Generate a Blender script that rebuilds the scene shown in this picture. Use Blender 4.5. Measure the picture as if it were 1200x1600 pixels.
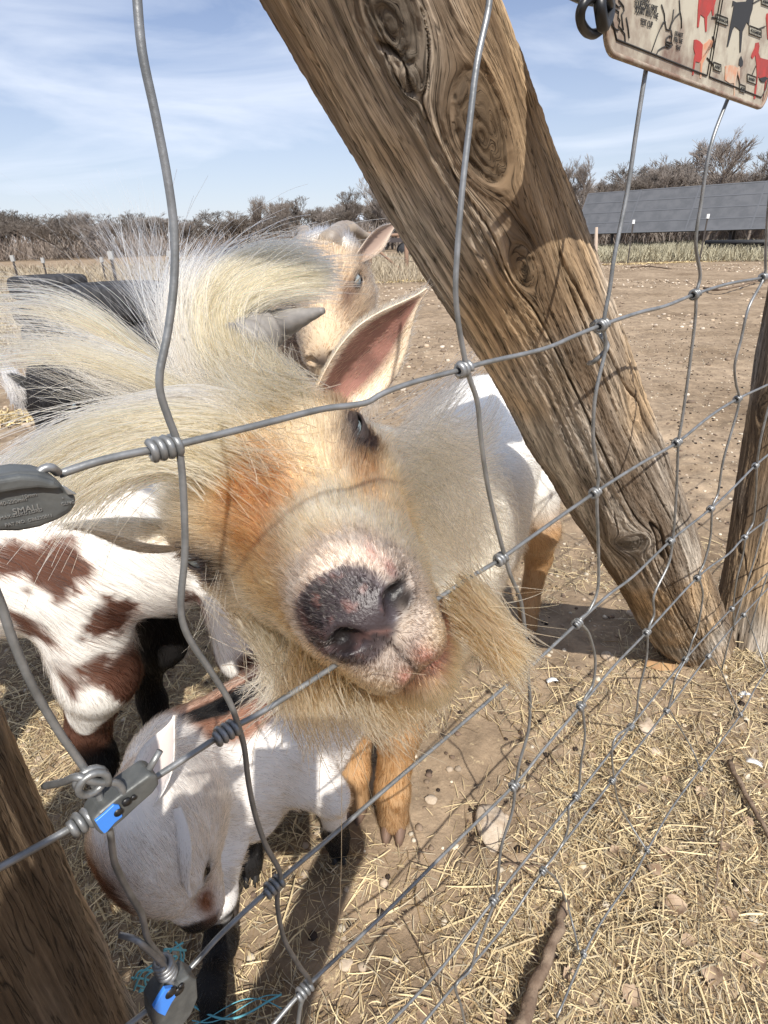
import bpy, math, random
import numpy as np
from mathutils import Vector, Matrix
random.seed(7); rng = np.random.default_rng(11)
S = bpy.context.scene
for o in list(bpy.data.objects): bpy.data.objects.remove(o)
LINK = S.collection.objects.link
# ------------------------------------------------------------------ camera
FPX = 900.0
nad = np.array([54., -1906., -900.]); nad /= np.linalg.norm(nad)      # world down in camera axes (x right, y up, -z forward)
zc = -nad; fc = np.array([0, 0, -1.]); yc = fc - (fc @ zc) * zc; yc /= np.linalg.norm(yc); xc = np.cross(yc, zc)
RC = np.array([xc, yc, zc])                                             # rows: world axes in camera coords -> world = RC @ v
CAM = np.array([0., 0., 0.80])
cd = bpy.data.cameras.new('camera'); cam = bpy.data.objects.new('camera', cd); LINK(cam)
M = Matrix.Identity(4)
for i in range(3):
    for j in range(3): M[i][j] = RC[i, j]
    M[i][3] = CAM[i]
cam.matrix_world = M
cd.sensor_width = 36; cd.sensor_fit = 'AUTO'; cd.lens = FPX / 1600 * 36; cd.clip_start = 0.01; cd.clip_end = 3000
S.camera = cam
S.render.resolution_x = 768; S.render.resolution_y = 1024
S.view_settings.view_transform = 'Standard'; S.view_settings.look = 'None'; S.view_settings.gamma = 1; S.view_settings.exposure = 0.38
S.render.engine = 'CYCLES'
# ------------------------------------------------------------------ world and sun
SUN_H = np.array([0.24, -0.97]); SUN_H /= np.linalg.norm(SUN_H); SUN_EL = math.radians(48)
sdir = Vector((SUN_H[0] * math.cos(SUN_EL), SUN_H[1] * math.cos(SUN_EL), math.sin(SUN_EL)))
W = bpy.data.worlds.new('World'); S.world = W; W.use_nodes = True
nt = W.node_tree; nt.nodes.clear(); N = nt.nodes.new; L = nt.links.new
out = N('ShaderNodeOutputWorld'); bg = N('ShaderNodeBackground'); sky = N('ShaderNodeTexSky')
sky.sky_type = 'NISHITA'; sky.sun_disc = False; sky.sun_elevation = SUN_EL; sky.sun_rotation = math.atan2(SUN_H[0], SUN_H[1]); sky.air_density = 1.25; sky.dust_density = 0.3; sky.ozone_density = 2.2
tc = N('ShaderNodeTexCoord'); mp = N('ShaderNodeMapping'); mp.inputs['Scale'].default_value = (1.2, 1.6, 7.0); mp.inputs['Rotation'].default_value = (0.1, 0.12, 0.5)
no = N('ShaderNodeTexNoise'); no.inputs['Scale'].default_value = 1.7; no.inputs['Detail'].default_value = 7; no.inputs['Roughness'].default_value = 0.52; no.inputs['Distortion'].default_value = 0.5
cr = N('ShaderNodeValToRGB'); cr.color_ramp.elements[0].position = 0.34; cr.color_ramp.elements[0].color = (0.10, 0.10, 0.10, 1); cr.color_ramp.elements[1].position = 0.66; cr.color_ramp.elements[1].color = (0.85, 0.85, 0.85, 1)
mx = N('ShaderNodeMix'); mx.data_type = 'RGBA'; mx.inputs['B'].default_value = (10.6, 11.5, 13.2, 1)
L(tc.outputs['Generated'], mp.inputs['Vector']); L(mp.outputs['Vector'], no.inputs['Vector']); L(no.outputs['Fac'], cr.inputs['Fac'])
sx = N('ShaderNodeSeparateXYZ'); L(tc.outputs['Generated'], sx.inputs['Vector']); hzr = N('ShaderNodeMapRange'); hzr.inputs['From Min'].default_value = 0.0; hzr.inputs['From Max'].default_value = 0.40; hzr.inputs['To Min'].default_value = 0.62; hzr.inputs['To Max'].default_value = 0.0; L(sx.outputs['Z'], hzr.inputs['Value'])
mxf = N('ShaderNodeMath'); mxf.operation = 'MAXIMUM'; L(cr.outputs['Color'], mxf.inputs[0]); L(hzr.outputs['Result'], mxf.inputs[1]); L(mxf.outputs['Value'], mx.inputs['Factor']); tint = N('ShaderNodeMix'); tint.data_type = 'RGBA'; tint.blend_type = 'MULTIPLY'; tint.inputs['Factor'].default_value = 1; tint.inputs['B'].default_value = (0.86, 0.93, 1.20, 1); L(sky.outputs['Color'], tint.inputs['A']); L(tint.outputs['Result'], mx.inputs['A']); L(mx.outputs['Result'], bg.inputs['Color'])
bg.inputs['Strength'].default_value = 0.066; L(bg.outputs['Background'], out.inputs['Surface'])
sl = bpy.data.lights.new('sun', 'SUN'); sl.energy = 5.0; sl.angle = math.radians(0.53); sl.color = (1.0, 0.95, 0.87)
so = bpy.data.objects.new('sun', sl); LINK(so); so.rotation_euler = sdir.to_track_quat('Z', 'Y').to_euler()
# ------------------------------------------------------------------ geometry of the view (world points of measured spots)
def ray(px, py): return RC @ np.array([(px - 600) / FPX, (800 - py) / FPX, -1.0])
def pt(px, py, d): return CAM + d * ray(px, py)
def gnd(px, py, z=0.0):
    r = ray(px, py); return CAM + r * (z - CAM[2]) / r[2]
def c2w(v): return CAM + RC @ np.asarray(v, float)
def proj(P):
    v = (np.atleast_2d(P) - CAM) @ RC; return np.c_[600 + FPX * v[:, 0] / -v[:, 2], 800 - FPX * v[:, 1] / -v[:, 2], -v[:, 2]]
HD = math.radians(46.7); FN = np.array([math.cos(HD), -math.sin(HD), 0.0]); FC = -0.174     # the fence's vertical plane
def fen(px, py, off=0.0):
    r = ray(px, py); return CAM + r * ((FC + off) / (FN @ r))
# ------------------------------------------------------------------ object helpers
def tag(o, label=None, cat=None, group=None, kind=None):
    if label: o['label'] = label
    if cat: o['category'] = cat
    if group: o['group'] = group
    if kind: o['kind'] = kind
    return o
def thing(name, label, cat, loc=(0, 0, 0), group=None):
    o = bpy.data.objects.new(name, None); LINK(o); o.location = Vector(loc); o.empty_display_size = 0.05
    return tag(o, label, cat, group)
def link(name, me, mat=None, parent=None):
    o = bpy.data.objects.new(name, me); LINK(o)
    if mat is not None: me.materials.append(mat)
    if parent is not None: o.parent = parent; o.matrix_parent_inverse = Matrix.Translation(-parent_loc(parent))
    return o
def parent_loc(p):
    v = Vector((0, 0, 0))
    while p is not None:
        if p.type == 'EMPTY': v += p.location
        p = p.parent
    return v
def mesh(name, V, Fq, mat=None, parent=None, smooth=True, col=None):
    V = np.asarray(V, np.float32); me = bpy.data.meshes.new(name)
    if isinstance(Fq, np.ndarray):
        k = Fq.shape[1]; me.vertices.add(len(V)); me.vertices.foreach_set('co', V.ravel())
        me.loops.add(Fq.size); me.loops.foreach_set('vertex_index', Fq.astype(np.int32).ravel())
        me.polygons.add(len(Fq)); me.polygons.foreach_set('loop_start', np.arange(0, Fq.size, k, dtype=np.int32))
        try: me.polygons.foreach_set('loop_total', np.full(len(Fq), k, np.int32))
        except Exception: pass
        me.update(calc_edges=True); me.validate()
    else:
        me.from_pydata([tuple(map(float, v)) for v in V], [], [tuple(map(int, f)) for f in Fq]); me.update()
    if smooth: me.polygons.foreach_set('use_smooth', [True] * len(me.polygons))
    if col is not None:
        a = me.attributes.new('col', 'FLOAT_COLOR', 'POINT'); c = np.ones((len(V), 4), np.float32); c[:, :3] = col; a.data.foreach_set('color', c.ravel())
    return link(name, me, mat, parent)
class MB:
    def __init__(s): s.V = []; s.F = []; s.n = 0; s.C = []
    def add(s, V, F, c=None):
        V = np.asarray(V, float); s.V.append(V); s.F += [tuple(i + s.n for i in f) for f in F]; s.n += len(V)
        if c is not None: s.C.append(np.tile(c, (len(V), 1)))
        return s
    def tube(s, P, r, n=8, cap=True, c=None):
        P = np.asarray(P, float); m = len(P); r = np.broadcast_to(np.asarray(r, float), (m,))
        T = np.gradient(P, axis=0); T /= np.linalg.norm(T, axis=1)[:, None] + 1e-12
        u = np.cross(T[0], [0, 0, 1.0]);
        if np.linalg.norm(u) < 1e-3: u = np.cross(T[0], [1.0, 0, 0])
        V = []
        for i in range(m):
            u = u - (u @ T[i]) * T[i]; u /= np.linalg.norm(u); w = np.cross(T[i], u)
            a = np.arange(n) * 2 * math.pi / n
            V.append(P[i] + r[i] * (np.cos(a)[:, None] * u + np.sin(a)[:, None] * w))
        V = np.vstack(V); F = [(i * n + j, i * n + (j + 1) % n, (i + 1) * n + (j + 1) % n, (i + 1) * n + j) for i in range(m - 1) for j in range(n)]
        if cap: F += [tuple(range(n))[::-1], tuple(range((m - 1) * n, m * n))]
        return s.add(V, F, c)
    def box(s, c, ax, ay, az, col=None):      # half axes
        c = np.asarray(c, float); A = [np.asarray(a, float) for a in (ax, ay, az)]
        V = [c + i * A[0] + j * A[1] + k * A[2] for i in (-1, 1) for j in (-1, 1) for k in (-1, 1)]
        return s.add(V, [(0, 1, 3, 2), (4, 6, 7, 5), (0, 4, 5, 1), (2, 3, 7, 6), (0, 2, 6, 4), (1, 5, 7, 3)], col)
    def build(s, name, mat, parent=None, smooth=True):
        return mesh(name, np.vstack(s.V), s.F, mat, parent, smooth, np.vstack(s.C) if s.C else None)
def bevel(o, w=0.002, n=2):
    m = o.modifiers.new('bevel', 'BEVEL'); m.width = w; m.segments = n; m.limit_method = 'ANGLE'; return o
def catmull(P, n=8):
    P = np.asarray(P, float); Q = np.vstack([2 * P[0] - P[1], P, 2 * P[-1] - P[-2]]); o = []
    for i in range(len(P) - 1):
        a, b, c, d = Q[i:i + 4]; t = np.linspace(0, 1, n, endpoint=False)[:, None]
        o.append(0.5 * (2 * b + (c - a) * t + (2 * a - 5 * b + 4 * c - d) * t**2 + (3 * b - a - 3 * c + d) * t**3))
    return np.vstack(o + [P[-1:]])
def hsh(a):
    a = a.astype(np.uint64); a = (a ^ (a >> np.uint64(15))) * np.uint64(2246822519) & np.uint64(0xffffffff); a = (a ^ (a >> np.uint64(13))) * np.uint64(3266489917) & np.uint64(0xffffffff); return ((a ^ (a >> np.uint64(16))) & np.uint64(0xffffff)).astype(np.float64) / 0xffffff
def vn(P, s=1.0, seed=0):                      # value noise, 3-D, 0..1
    P = np.asarray(P, float) * s + 1000.0 + seed * 17.3; i = np.floor(P).astype(np.int64); f = P - i; f = f * f * (3 - 2 * f); r = 0
    for dx in (0, 1):
        for dy in (0, 1):
            for dz in (0, 1):
                h = hsh((i[:, 0] + dx) * 73856093 ^ (i[:, 1] + dy) * 19349663 ^ (i[:, 2] + dz) * 83492791)
                r = r + h * (f[:, 0] if dx else 1 - f[:, 0]) * (f[:, 1] if dy else 1 - f[:, 1]) * (f[:, 2] if dz else 1 - f[:, 2])
    return r
def fbm(P, s=1.0, o=4, seed=0):
    r = 0; a = 0.5; t = 0
    for k in range(o): r = r + a * vn(P, s * 2**k, seed + k); t += a; a *= 0.5
    return r / t
def sst(a, b, x): t = np.clip((x - a) / (b - a), 0, 1); return t * t * (3 - 2 * t)
def nrm(v): v = np.asarray(v, float); return v / (np.linalg.norm(v, axis=-1, keepdims=True) + 1e-12)
# ------------------------------------------------------------------ materials
def mat(name, col=(0.5, 0.5, 0.5), rough=0.7, metal=0.0, spec=0.5, attr=None, noise=None, bump=None, sss=0.0):
    m = bpy.data.materials.new(name); m.use_nodes = True; t = m.node_tree; b = t.nodes['Principled BSDF']
    b.inputs['Base Color'].default_value = (*col, 1); b.inputs['Roughness'].default_value = rough; b.inputs['Metallic'].default_value = metal; b.inputs['Specular IOR Level'].default_value = spec
    src = None
    if attr:
        a = t.nodes.new('ShaderNodeAttribute'); a.attribute_name = attr; src = a.outputs['Color']
    tcn = t.nodes.new('ShaderNodeTexCoord')
    if noise:                                  # (scale, second colour, lo, hi, stretch)
        n = t.nodes.new('ShaderNodeTexNoise'); n.inputs['Scale'].default_value = noise[0]; n.inputs['Detail'].default_value = 6; n.inputs['Roughness'].default_value = 0.6
        mpn = t.nodes.new('ShaderNodeMapping'); mpn.inputs['Scale'].default_value = noise[4] if len(noise) > 4 else (1, 1, 1)
        t.links.new(tcn.outputs['Object'], mpn.inputs['Vector']); t.links.new(mpn.outputs['Vector'], n.inputs['Vector'])
        r = t.nodes.new('ShaderNodeMapRange'); r.inputs['From Min'].default_value = noise[2]; r.inputs['From Max'].default_value = noise[3]; t.links.new(n.outputs['Fac'], r.inputs['Value'])
        x = t.nodes.new('ShaderNodeMix'); x.data_type = 'RGBA'; t.links.new(r.outputs['Result'], x.inputs['Factor'])
        if src: t.links.new(src, x.inputs['A']); 
        else: x.inputs['A'].default_value = (*col, 1)
        x.inputs['B'].default_value = (*noise[1], 1)
        if src: x.blend_type = 'MULTIPLY'
        src = x.outputs['Result']
    if src: t.links.new(src, b.inputs['Base Color'])
    if bump:                                   # (scale, strength, distance)
        n = t.nodes.new('ShaderNodeTexNoise'); n.inputs['Scale'].default_value = bump[0]; n.inputs['Detail'].default_value = 5
        t.links.new(tcn.outputs['Object'], n.inputs['Vector']); u = t.nodes.new('ShaderNodeBump'); u.inputs['Strength'].default_value = bump[1]; u.inputs['Distance'].default_value = bump[2]
        t.links.new(n.outputs['Fac'], u.inputs['Height']); t.links.new(u.outputs['Normal'], b.inputs['Normal'])
    if sss: b.inputs['Subsurface Weight'].default_value = sss; b.inputs['Subsurface Radius'].default_value = (0.01, 0.004, 0.002); b.inputs['Subsurface Scale'].default_value = 1
    return m
M_wire = mat('galvanised_wire', (0.29, 0.295, 0.30), 0.42, 0.55, noise=(90, (0.17, 0.175, 0.175), 0.35, 0.65), bump=(600, 0.25, 0.0005))
M_cast = mat('cast_zinc', (0.085, 0.09, 0.09), 0.5, 0.35, noise=(120, (0.14, 0.145, 0.14), 0.4, 0.7), bump=(500, 0.3, 0.0005))
M_castl = mat('worn_zinc', (0.36, 0.37, 0.37), 0.4, 0.7)
M_blue = mat('blue_plastic', (0.05, 0.22, 0.70), 0.35)
M_black = mat('black_plastic', (0.012, 0.012, 0.013), 0.4)
M_fur = mat('goat_fur', (1, 1, 1), 0.5, 0, 0.28, attr='col')
def hair_mat():
    m = bpy.data.materials.new('goat_hair'); m.use_nodes = True; t = m.node_tree; t.nodes.clear(); o = t.nodes.new('ShaderNodeOutputMaterial'); h = t.nodes.new('ShaderNodeBsdfHairPrincipled'); h.parametrization = 'COLOR'; a = t.nodes.new('ShaderNodeAttribute'); a.attribute_name = 'col'
    h.inputs['Roughness'].default_value = 0.32; h.inputs['Radial Roughness'].default_value = 0.4; h.inputs['Coat'].default_value = 0.0 if 'Coat' in h.inputs else 0; t.links.new(a.outputs['Color'], h.inputs['Color']); t.links.new(h.outputs[0], o.inputs['Surface']); return m
M_fur = hair_mat()
M_skin = mat('goat_skin', (1, 1, 1), 0.75, 0, 0.12, attr='col', bump=(900, 0.35, 0.0006))
M_nose = mat('goat_nose_skin', (1, 1, 1), 0.42, 0, 0.5, attr='col', bump=(700, 0.5, 0.0008))
M_horn = mat('horn', (0.15, 0.14, 0.135), 0.55, noise=(60, (0.26, 0.245, 0.23), 0.35, 0.7, (1, 1, 1)), bump=(180, 0.5, 0.001))
M_hornt = mat('pale_horn', (0.30, 0.25, 0.20), 0.5, noise=(40, (0.17, 0.14, 0.12), 0.4, 0.7), bump=(150, 0.4, 0.001))
M_eye = mat('pale_blue_iris', (0.26, 0.32, 0.35), 0.08, 0, 0.6); M_pupil = mat('pupil', (0.004, 0.004, 0.005), 0.08)
M_hoof = mat('hoof', (0.05, 0.04, 0.035), 0.55, noise=(80, (0.10, 0.08, 0.06), 0.4, 0.7))
def wood_mat():
    m = bpy.data.materials.new('weathered_wood'); m.use_nodes = True; t = m.node_tree; b = t.nodes['Principled BSDF']; b.inputs['Roughness'].default_value = .85; b.inputs['Specular IOR Level'].default_value = .2
    a = t.nodes.new('ShaderNodeAttribute'); a.attribute_name = 'col'; g = t.nodes.new('ShaderNodeAttribute'); g.attribute_name = 'grain'
    def noise(sc, d): n = t.nodes.new('ShaderNodeTexNoise'); n.inputs['Scale'].default_value = sc; n.inputs['Detail'].default_value = d; n.inputs['Roughness'].default_value = .65; t.links.new(g.outputs['Vector'], n.inputs['Vector']); return n.outputs['Fac']
    def mr(src, a0, a1, b0, b1): r = t.nodes.new('ShaderNodeMapRange'); r.inputs['From Min'].default_value = a0; r.inputs['From Max'].default_value = a1; r.inputs['To Min'].default_value = b0; r.inputs['To Max'].default_value = b1; t.links.new(src, r.inputs['Value']); return r.outputs['Result']
    def mth(op, x, y): k = t.nodes.new('ShaderNodeMath'); k.operation = op; (t.links.new(x, k.inputs[0]) if not isinstance(x, float) else None); (t.links.new(y, k.inputs[1]) if not isinstance(y, float) else setattr(k.inputs[1], 'default_value', y)); return k.outputs[0]
    n1 = noise(700, 4); n2 = noise(170, 3); n3 = noise(95, 2)
    fine = mr(n1, .3, .7, .62, 1.22); line = mr(mth('ABSOLUTE', mth('SUBTRACT', n2, .5), 0.0), .0, .018, .35, 1.0); line2 = mr(mth('ABSOLUTE', mth('SUBTRACT', n3, .47), 0.0), .0, .010, .25, 1.0)
    f = mth('MULTIPLY', mth('MULTIPLY', fine, line), line2); vm = t.nodes.new('ShaderNodeVectorMath'); vm.operation = 'SCALE'; t.links.new(a.outputs['Color'], vm.inputs[0]); t.links.new(f, vm.inputs['Scale']); t.links.new(vm.outputs[0], b.inputs['Base Color'])
    u = t.nodes.new('ShaderNodeBump'); u.inputs['Strength'].default_value = .6; u.inputs['Distance'].default_value = .0012; t.links.new(f, u.inputs['Height']); t.links.new(u.outputs['Normal'], b.inputs['Normal']); return m
M_wood = wood_mat()
# ------------------------------------------------------------------ signed distance modelling (one continuous surface per body)
def d_cone(P, a, b, ra, rb):
    a = np.asarray(a, float); b = np.asarray(b, float); ab = b - a; t = np.clip((P - a) @ ab / (ab @ ab), 0, 1)
    return np.linalg.norm(P - a - t[:, None] * ab, axis=1) - (ra + (rb - ra) * t)
def d_ell(P, c, R, r):
    q = (P - c) @ R; r = np.asarray(r, float); k0 = np.linalg.norm(q / r, axis=1); k1 = np.linalg.norm(q / (r * r), axis=1) + 1e-9
    return k0 * (k0 - 1) / k1
def ev(ops, P):
    d = np.full(len(P), 1e3)
    for o in ops:
        k = o[-1]
        e = d_cone(P, *o[1:5]) if o[0][0] == 'c' else d_ell(P, *o[1:4])
        if o[0][-1] == '-':
            e = -e; h = np.clip(0.5 + 0.5 * (e - d) / k, 0, 1); d = d * (1 - h) + e * h + k * h * (1 - h)
        else:
            h = np.clip(0.5 - 0.5 * (e - d) / k, 0, 1); d = d * (1 - h) + e * h - k * h * (1 - h)
    return d
def bounds(ops):
    lo = np.full(3, 1e9); hi = -lo
    for o in ops:
        if o[0][-1] == '-': continue
        if o[0][0] == 'c':
            for p, r in ((o[1], o[3]), (o[2], o[4])): lo = np.minimum(lo, np.asarray(p) - r); hi = np.maximum(hi, np.asarray(p) + r)
        else: r = max(o[3]); lo = np.minimum(lo, np.asarray(o[1]) - r); hi = np.maximum(hi, np.asarray(o[1]) + r)
    return lo - 0.02, hi + 0.02
def surf(ops, h, lo=None, hi=None):
    if lo is None: lo, hi = bounds(ops)
    q = 4; n = (np.ceil((hi - lo) / (h * q)).astype(int) + 1)
    def grid(idx, st): return lo + idx * st
    ci = np.stack(np.meshgrid(*[np.arange(k) for k in n], indexing='ij'), -1).reshape(-1, 3)
    cdv = ev(ops, lo + (ci + 0.5) * h * q).reshape(n)
    near = np.abs(cdv) < h * q * 2.2
    D = np.repeat(np.repeat(np.repeat(np.where(cdv > 0, 1.0, -1.0), q, 0), q, 1), q, 2)
    nb = np.argwhere(near); off = np.stack(np.meshgrid(*[np.arange(q)] * 3, indexing='ij'), -1).reshape(-1, 3)
    fi = (nb[:, None, :] * q + off[None]).reshape(-1, 3)
    vals = np.concatenate([ev(ops, lo + c * h) for c in np.array_split(fi, max(1, len(fi) // 400000))])
    D[fi[:, 0], fi[:, 1], fi[:, 2]] = vals
    s = D < 0; c = np.zeros(np.array(D.shape) - 1, int)
    for dx in (0, 1):
        for dy in (0, 1):
            for dz in (0, 1): c += s[dx:dx + c.shape[0], dy:dy + c.shape[1], dz:dz + c.shape[2]]
    act = (c > 0) & (c < 8); ids = np.full(act.shape, -1); cells = np.argwhere(act); ids[act] = np.arange(len(cells))
    V = lo + (cells + 0.5) * h
    def grad(P, e):
        g = np.zeros_like(P)
        for k in range(3):
            dv = np.zeros(3); dv[k] = e; g[:, k] = (ev(ops, P + dv) - ev(ops, P - dv)) / (2 * e)
        return g
    for _ in range(3):
        d = ev(ops, V); g = grad(V, h * 0.4); V = V - np.clip(d / (np.sum(g * g, 1) + 0.05), -h, h)[:, None] * g
    Fs = []
    for ax in range(3):
        a1, a2 = [(1, 2), (2, 0), (0, 1)][ax]
        sl0 = [slice(None)] * 3; sl1 = [slice(None)] * 3; sl0[ax] = slice(0, -1); sl1[ax] = slice(1, None)
        e = np.argwhere(s[tuple(sl0)] != s[tuple(sl1)])
        e = e[(e[:, a1] > 0) & (e[:, a2] > 0) & (e[:, a1] < act.shape[a1]) & (e[:, a2] < act.shape[a2]) & (e[:, ax] < act.shape[ax])]
        def g_(i, j):
            q_ = e.copy(); q_[:, a1] -= i; q_[:, a2] -= j; return ids[q_[:, 0], q_[:, 1], q_[:, 2]]
        f = np.stack([g_(1, 1), g_(0, 1), g_(0, 0), g_(1, 0)], 1); fl = ~s[tuple(sl0)][e[:, 0], e[:, 1], e[:, 2]]; f[fl] = f[fl][:, ::-1]
        Fs.append(f[(f >= 0).all(1)])
    return V, np.vstack(Fs), nrm(grad(V, h * 0.5))
# ------------------------------------------------------------------ hair (curves)
def sample(V, Fq, n, wfun=None):
    T = np.vstack([Fq[:, [0, 1, 2]], Fq[:, [0, 2, 3]]]) if Fq.shape[1] == 4 else Fq
    A, B, C_ = V[T[:, 0]], V[T[:, 1]], V[T[:, 2]]; ar = np.linalg.norm(np.cross(B - A, C_ - A), axis=1)
    if wfun is not None: ar = ar * wfun((A + B + C_) / 3)
    k = rng.choice(len(T), n, p=ar / ar.sum()); u = rng.random((n, 2)); fl = u.sum(1) > 1; u[fl] = 1 - u[fl]
    w = np.c_[1 - u.sum(1), u]; return (A[k] * w[:, :1] + B[k] * w[:, 1:2] + C_[k] * w[:, 2:]), T[k], w
def curves(name, P, rad, col, matl, parent, tip=0.15):
    n, m, _ = P.shape; cu = bpy.data.hair_curves.new(name); cu.add_curves([m] * n)
    cu.attributes['position'].data.foreach_set('vector', P.astype(np.float32).ravel())
    r = cu.attributes.get('radius') or cu.attributes.new('radius', 'FLOAT', 'POINT')
    tt = np.linspace(0, 1, m); R = np.asarray(rad).reshape(-1, 1) * (1 - (1 - tip) * tt**1.6)[None]; r.data.foreach_set('value', np.broadcast_to(R, (n, m)).astype(np.float32).ravel())
    a = cu.attributes.new('col', 'FLOAT_COLOR', 'POINT'); c = np.ones((n, m, 4), np.float32)
    c[..., :3] = col[:, None, :] if col.ndim == 2 else col
    c[..., :3] = np.clip(c[..., :3], 0, 1) ** 1.42 * np.array([.94, .86, .81]) * (rng.beta(1.6, 1.2, (n, 1, 1)) * 1.25 + .18) * np.linspace(.62, 1.12, m)[None, :, None]     # strands vary in colour; roots painted darker as if shaded, for depth
    a.data.foreach_set('color', c.ravel()); cu.materials.append(matl)
    o = bpy.data.objects.new(name, cu); LINK(o)
    if parent is not None: o.parent = parent; o.matrix_parent_inverse = Matrix.Translation(-parent_loc(parent))
    return o
def grow(roots, nor, comb, length, lift=0.35, curl=0.15, grav=0.0, m=5, clump=0, clr=0.008, jit=0.12):
    n = len(roots); comb = comb - np.sum(comb * nor, 1)[:, None] * nor; comb = nrm(comb)
    big = np.stack([fbm(roots, 60, 2, k) - 0.5 for k in range(3)], 1)
    d = nrm(comb + nor * lift + big * curl * 4 + rng.normal(0, jit, (n, 3))); P = np.zeros((n, m, 3)); P[:, 0] = roots
    st = (length / (m - 1))[:, None]
    for k in range(1, m):
        t = k / (m - 1); d = nrm(d + (comb - d) * 0.18 + np.array([0, 0, -1.0]) * grav * t + rng.normal(0, jit * 0.3, (n, 3))); P[:, k] = P[:, k - 1] + d * st
    if clump:
        ci = rng.choice(n, clump, replace=False); cr_ = roots[ci]
        near = np.concatenate([np.argmin(((ch[:, None] - cr_[None]) ** 2).sum(-1), 1) for ch in np.array_split(roots, max(1, n // 2000))])
        tgt = P[ci][near]; dist = np.linalg.norm(roots - cr_[near], axis=1)
        w = (np.linspace(0, 1, m)**1.5)[None, :, None] * 0.55 * np.exp(-(dist / clr) ** 2)[:, None, None]
        P[:, 1:] = P[:, 1:] * (1 - w[:, 1:]) + tgt[:, 1:] * w[:, 1:]
    return P
def rotz(v, a): c, s = math.cos(a), math.sin(a); return np.array([c * v[0] - s * v[1], s * v[0] + c * v[1], v[2]])
# ================================================================== ground
def ground_mat():
    m = bpy.data.materials.new('dry_pen_soil'); m.use_nodes = True; t = m.node_tree; b = t.nodes['Principled BSDF']; b.inputs['Roughness'].default_value = 0.95; b.inputs['Specular IOR Level'].default_value = 0.15
    tc = t.nodes.new('ShaderNodeTexCoord')
    def noise(s, d=6, r=0.6): n = t.nodes.new('ShaderNodeTexNoise'); n.inputs['Scale'].default_value = s; n.inputs['Detail'].default_value = d; n.inputs['Roughness'].default_value = r; t.links.new(tc.outputs['Object'], n.inputs['Vector']); return n
    def ramp(src, stops): r = t.nodes.new('ShaderNodeValToRGB'); e = r.color_ramp.elements; e[0].position, e[0].color = stops[0][0], (*stops[0][1], 1); e[1].position, e[1].color = stops[1][0], (*stops[1][1], 1); [setattr(e.new(p), 'color', (*c, 1)) for p, c in stops[2:]]; t.links.new(src, r.inputs['Fac']); return r
    def mix(f, a, c, mode='MIX'):
        x = t.nodes.new('ShaderNodeMix'); x.data_type = 'RGBA'; x.blend_type = mode
        (t.links.new(f, x.inputs['Factor']) if not isinstance(f, float) else setattr(x.inputs['Factor'], 'default_value', f)); t.links.new(a, x.inputs['A']); t.links.new(c, x.inputs['B']); return x.outputs['Result']
    n1 = noise(1.3, 5); n2 = noise(14, 8, 0.7); n3 = noise(120, 4); n4 = noise(45, 5, .7)
    base = ramp(n1.outputs['Fac'], [(0.3, (0.20, 0.145, 0.095)), (0.7, (0.40, 0.31, 0.22))]).outputs['Color']
    fine = ramp(n2.outputs['Fac'], [(0.33, (0.45, 0.43, 0.42)), (0.62, (1.1, 1.08, 1.05))]).outputs['Color']
    c = mix(0.8, base, fine, 'MULTIPLY')
    fl = ramp(n4.outputs['Fac'], [(0.60, (0, 0, 0)), (0.72, (1, 1, 1))]).outputs['Color']
    st = t.nodes.new('ShaderNodeRGB'); st.outputs[0].default_value = (0.50, 0.40, 0.25, 1); c = mix(fl, c, st.outputs[0])
    t.links.new(c, b.inputs['Base Color'])
    bu = t.nodes.new('ShaderNodeBump'); bu.inputs['Strength'].default_value = 0.8; bu.inputs['Distance'].default_value = 0.012; t.links.new(n2.outputs['Fac'], bu.inputs['Height'])
    b2 = t.nodes.new('ShaderNodeBump'); b2.inputs['Strength'].default_value = 0.6; b2.inputs['Distance'].default_value = 0.003; t.links.new(n3.outputs['Fac'], b2.inputs['Height']); t.links.new(bu.outputs['Normal'], b2.inputs['Normal']); t.links.new(b2.outputs['Normal'], b.inputs['Normal'])
    return m
def gh(x, y):                                  # ground height
    P = np.c_[x, y, np.zeros_like(x)]; r = np.hypot(x, y); f = np.clip(1.6 - r * 0.02, 0, 1)
    return ((fbm(P, 3.0, 3, 5) - 0.5) * 0.035 + (fbm(P, 12.0, 3, 9) - 0.5) * 0.034) * f
def axis(vs): return np.concatenate([np.linspace(a, b, n, endpoint=False) for a, b, n in vs] + [[vs[-1][1]]])
gx = axis([(-900, -60, 14), (-60, -8, 50), (-8, -1.2, 60), (-1.2, 2.4, 240), (2.4, 10, 70), (10, 60, 50), (60, 900, 14)]); gy = axis([(-300, -2, 10), (-2, 0.2, 24), (0.2, 2.6, 180), (2.6, 10, 120), (10, 60, 70), (60, 1200, 14)])
X, Y = np.meshgrid(gx, gy, indexing='ij'); Vg = np.c_[X.ravel(), Y.ravel(), gh(X.ravel(), Y.ravel())]
a_, b_ = len(gx), len(gy); I = np.arange(a_ * b_).reshape(a_, b_)
tag(mesh('ground', Vg, np.stack([I[:-1, :-1], I[1:, :-1], I[1:, 1:], I[:-1, 1:]], -1).reshape(-1, 4), ground_mat()), kind='structure')
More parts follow.
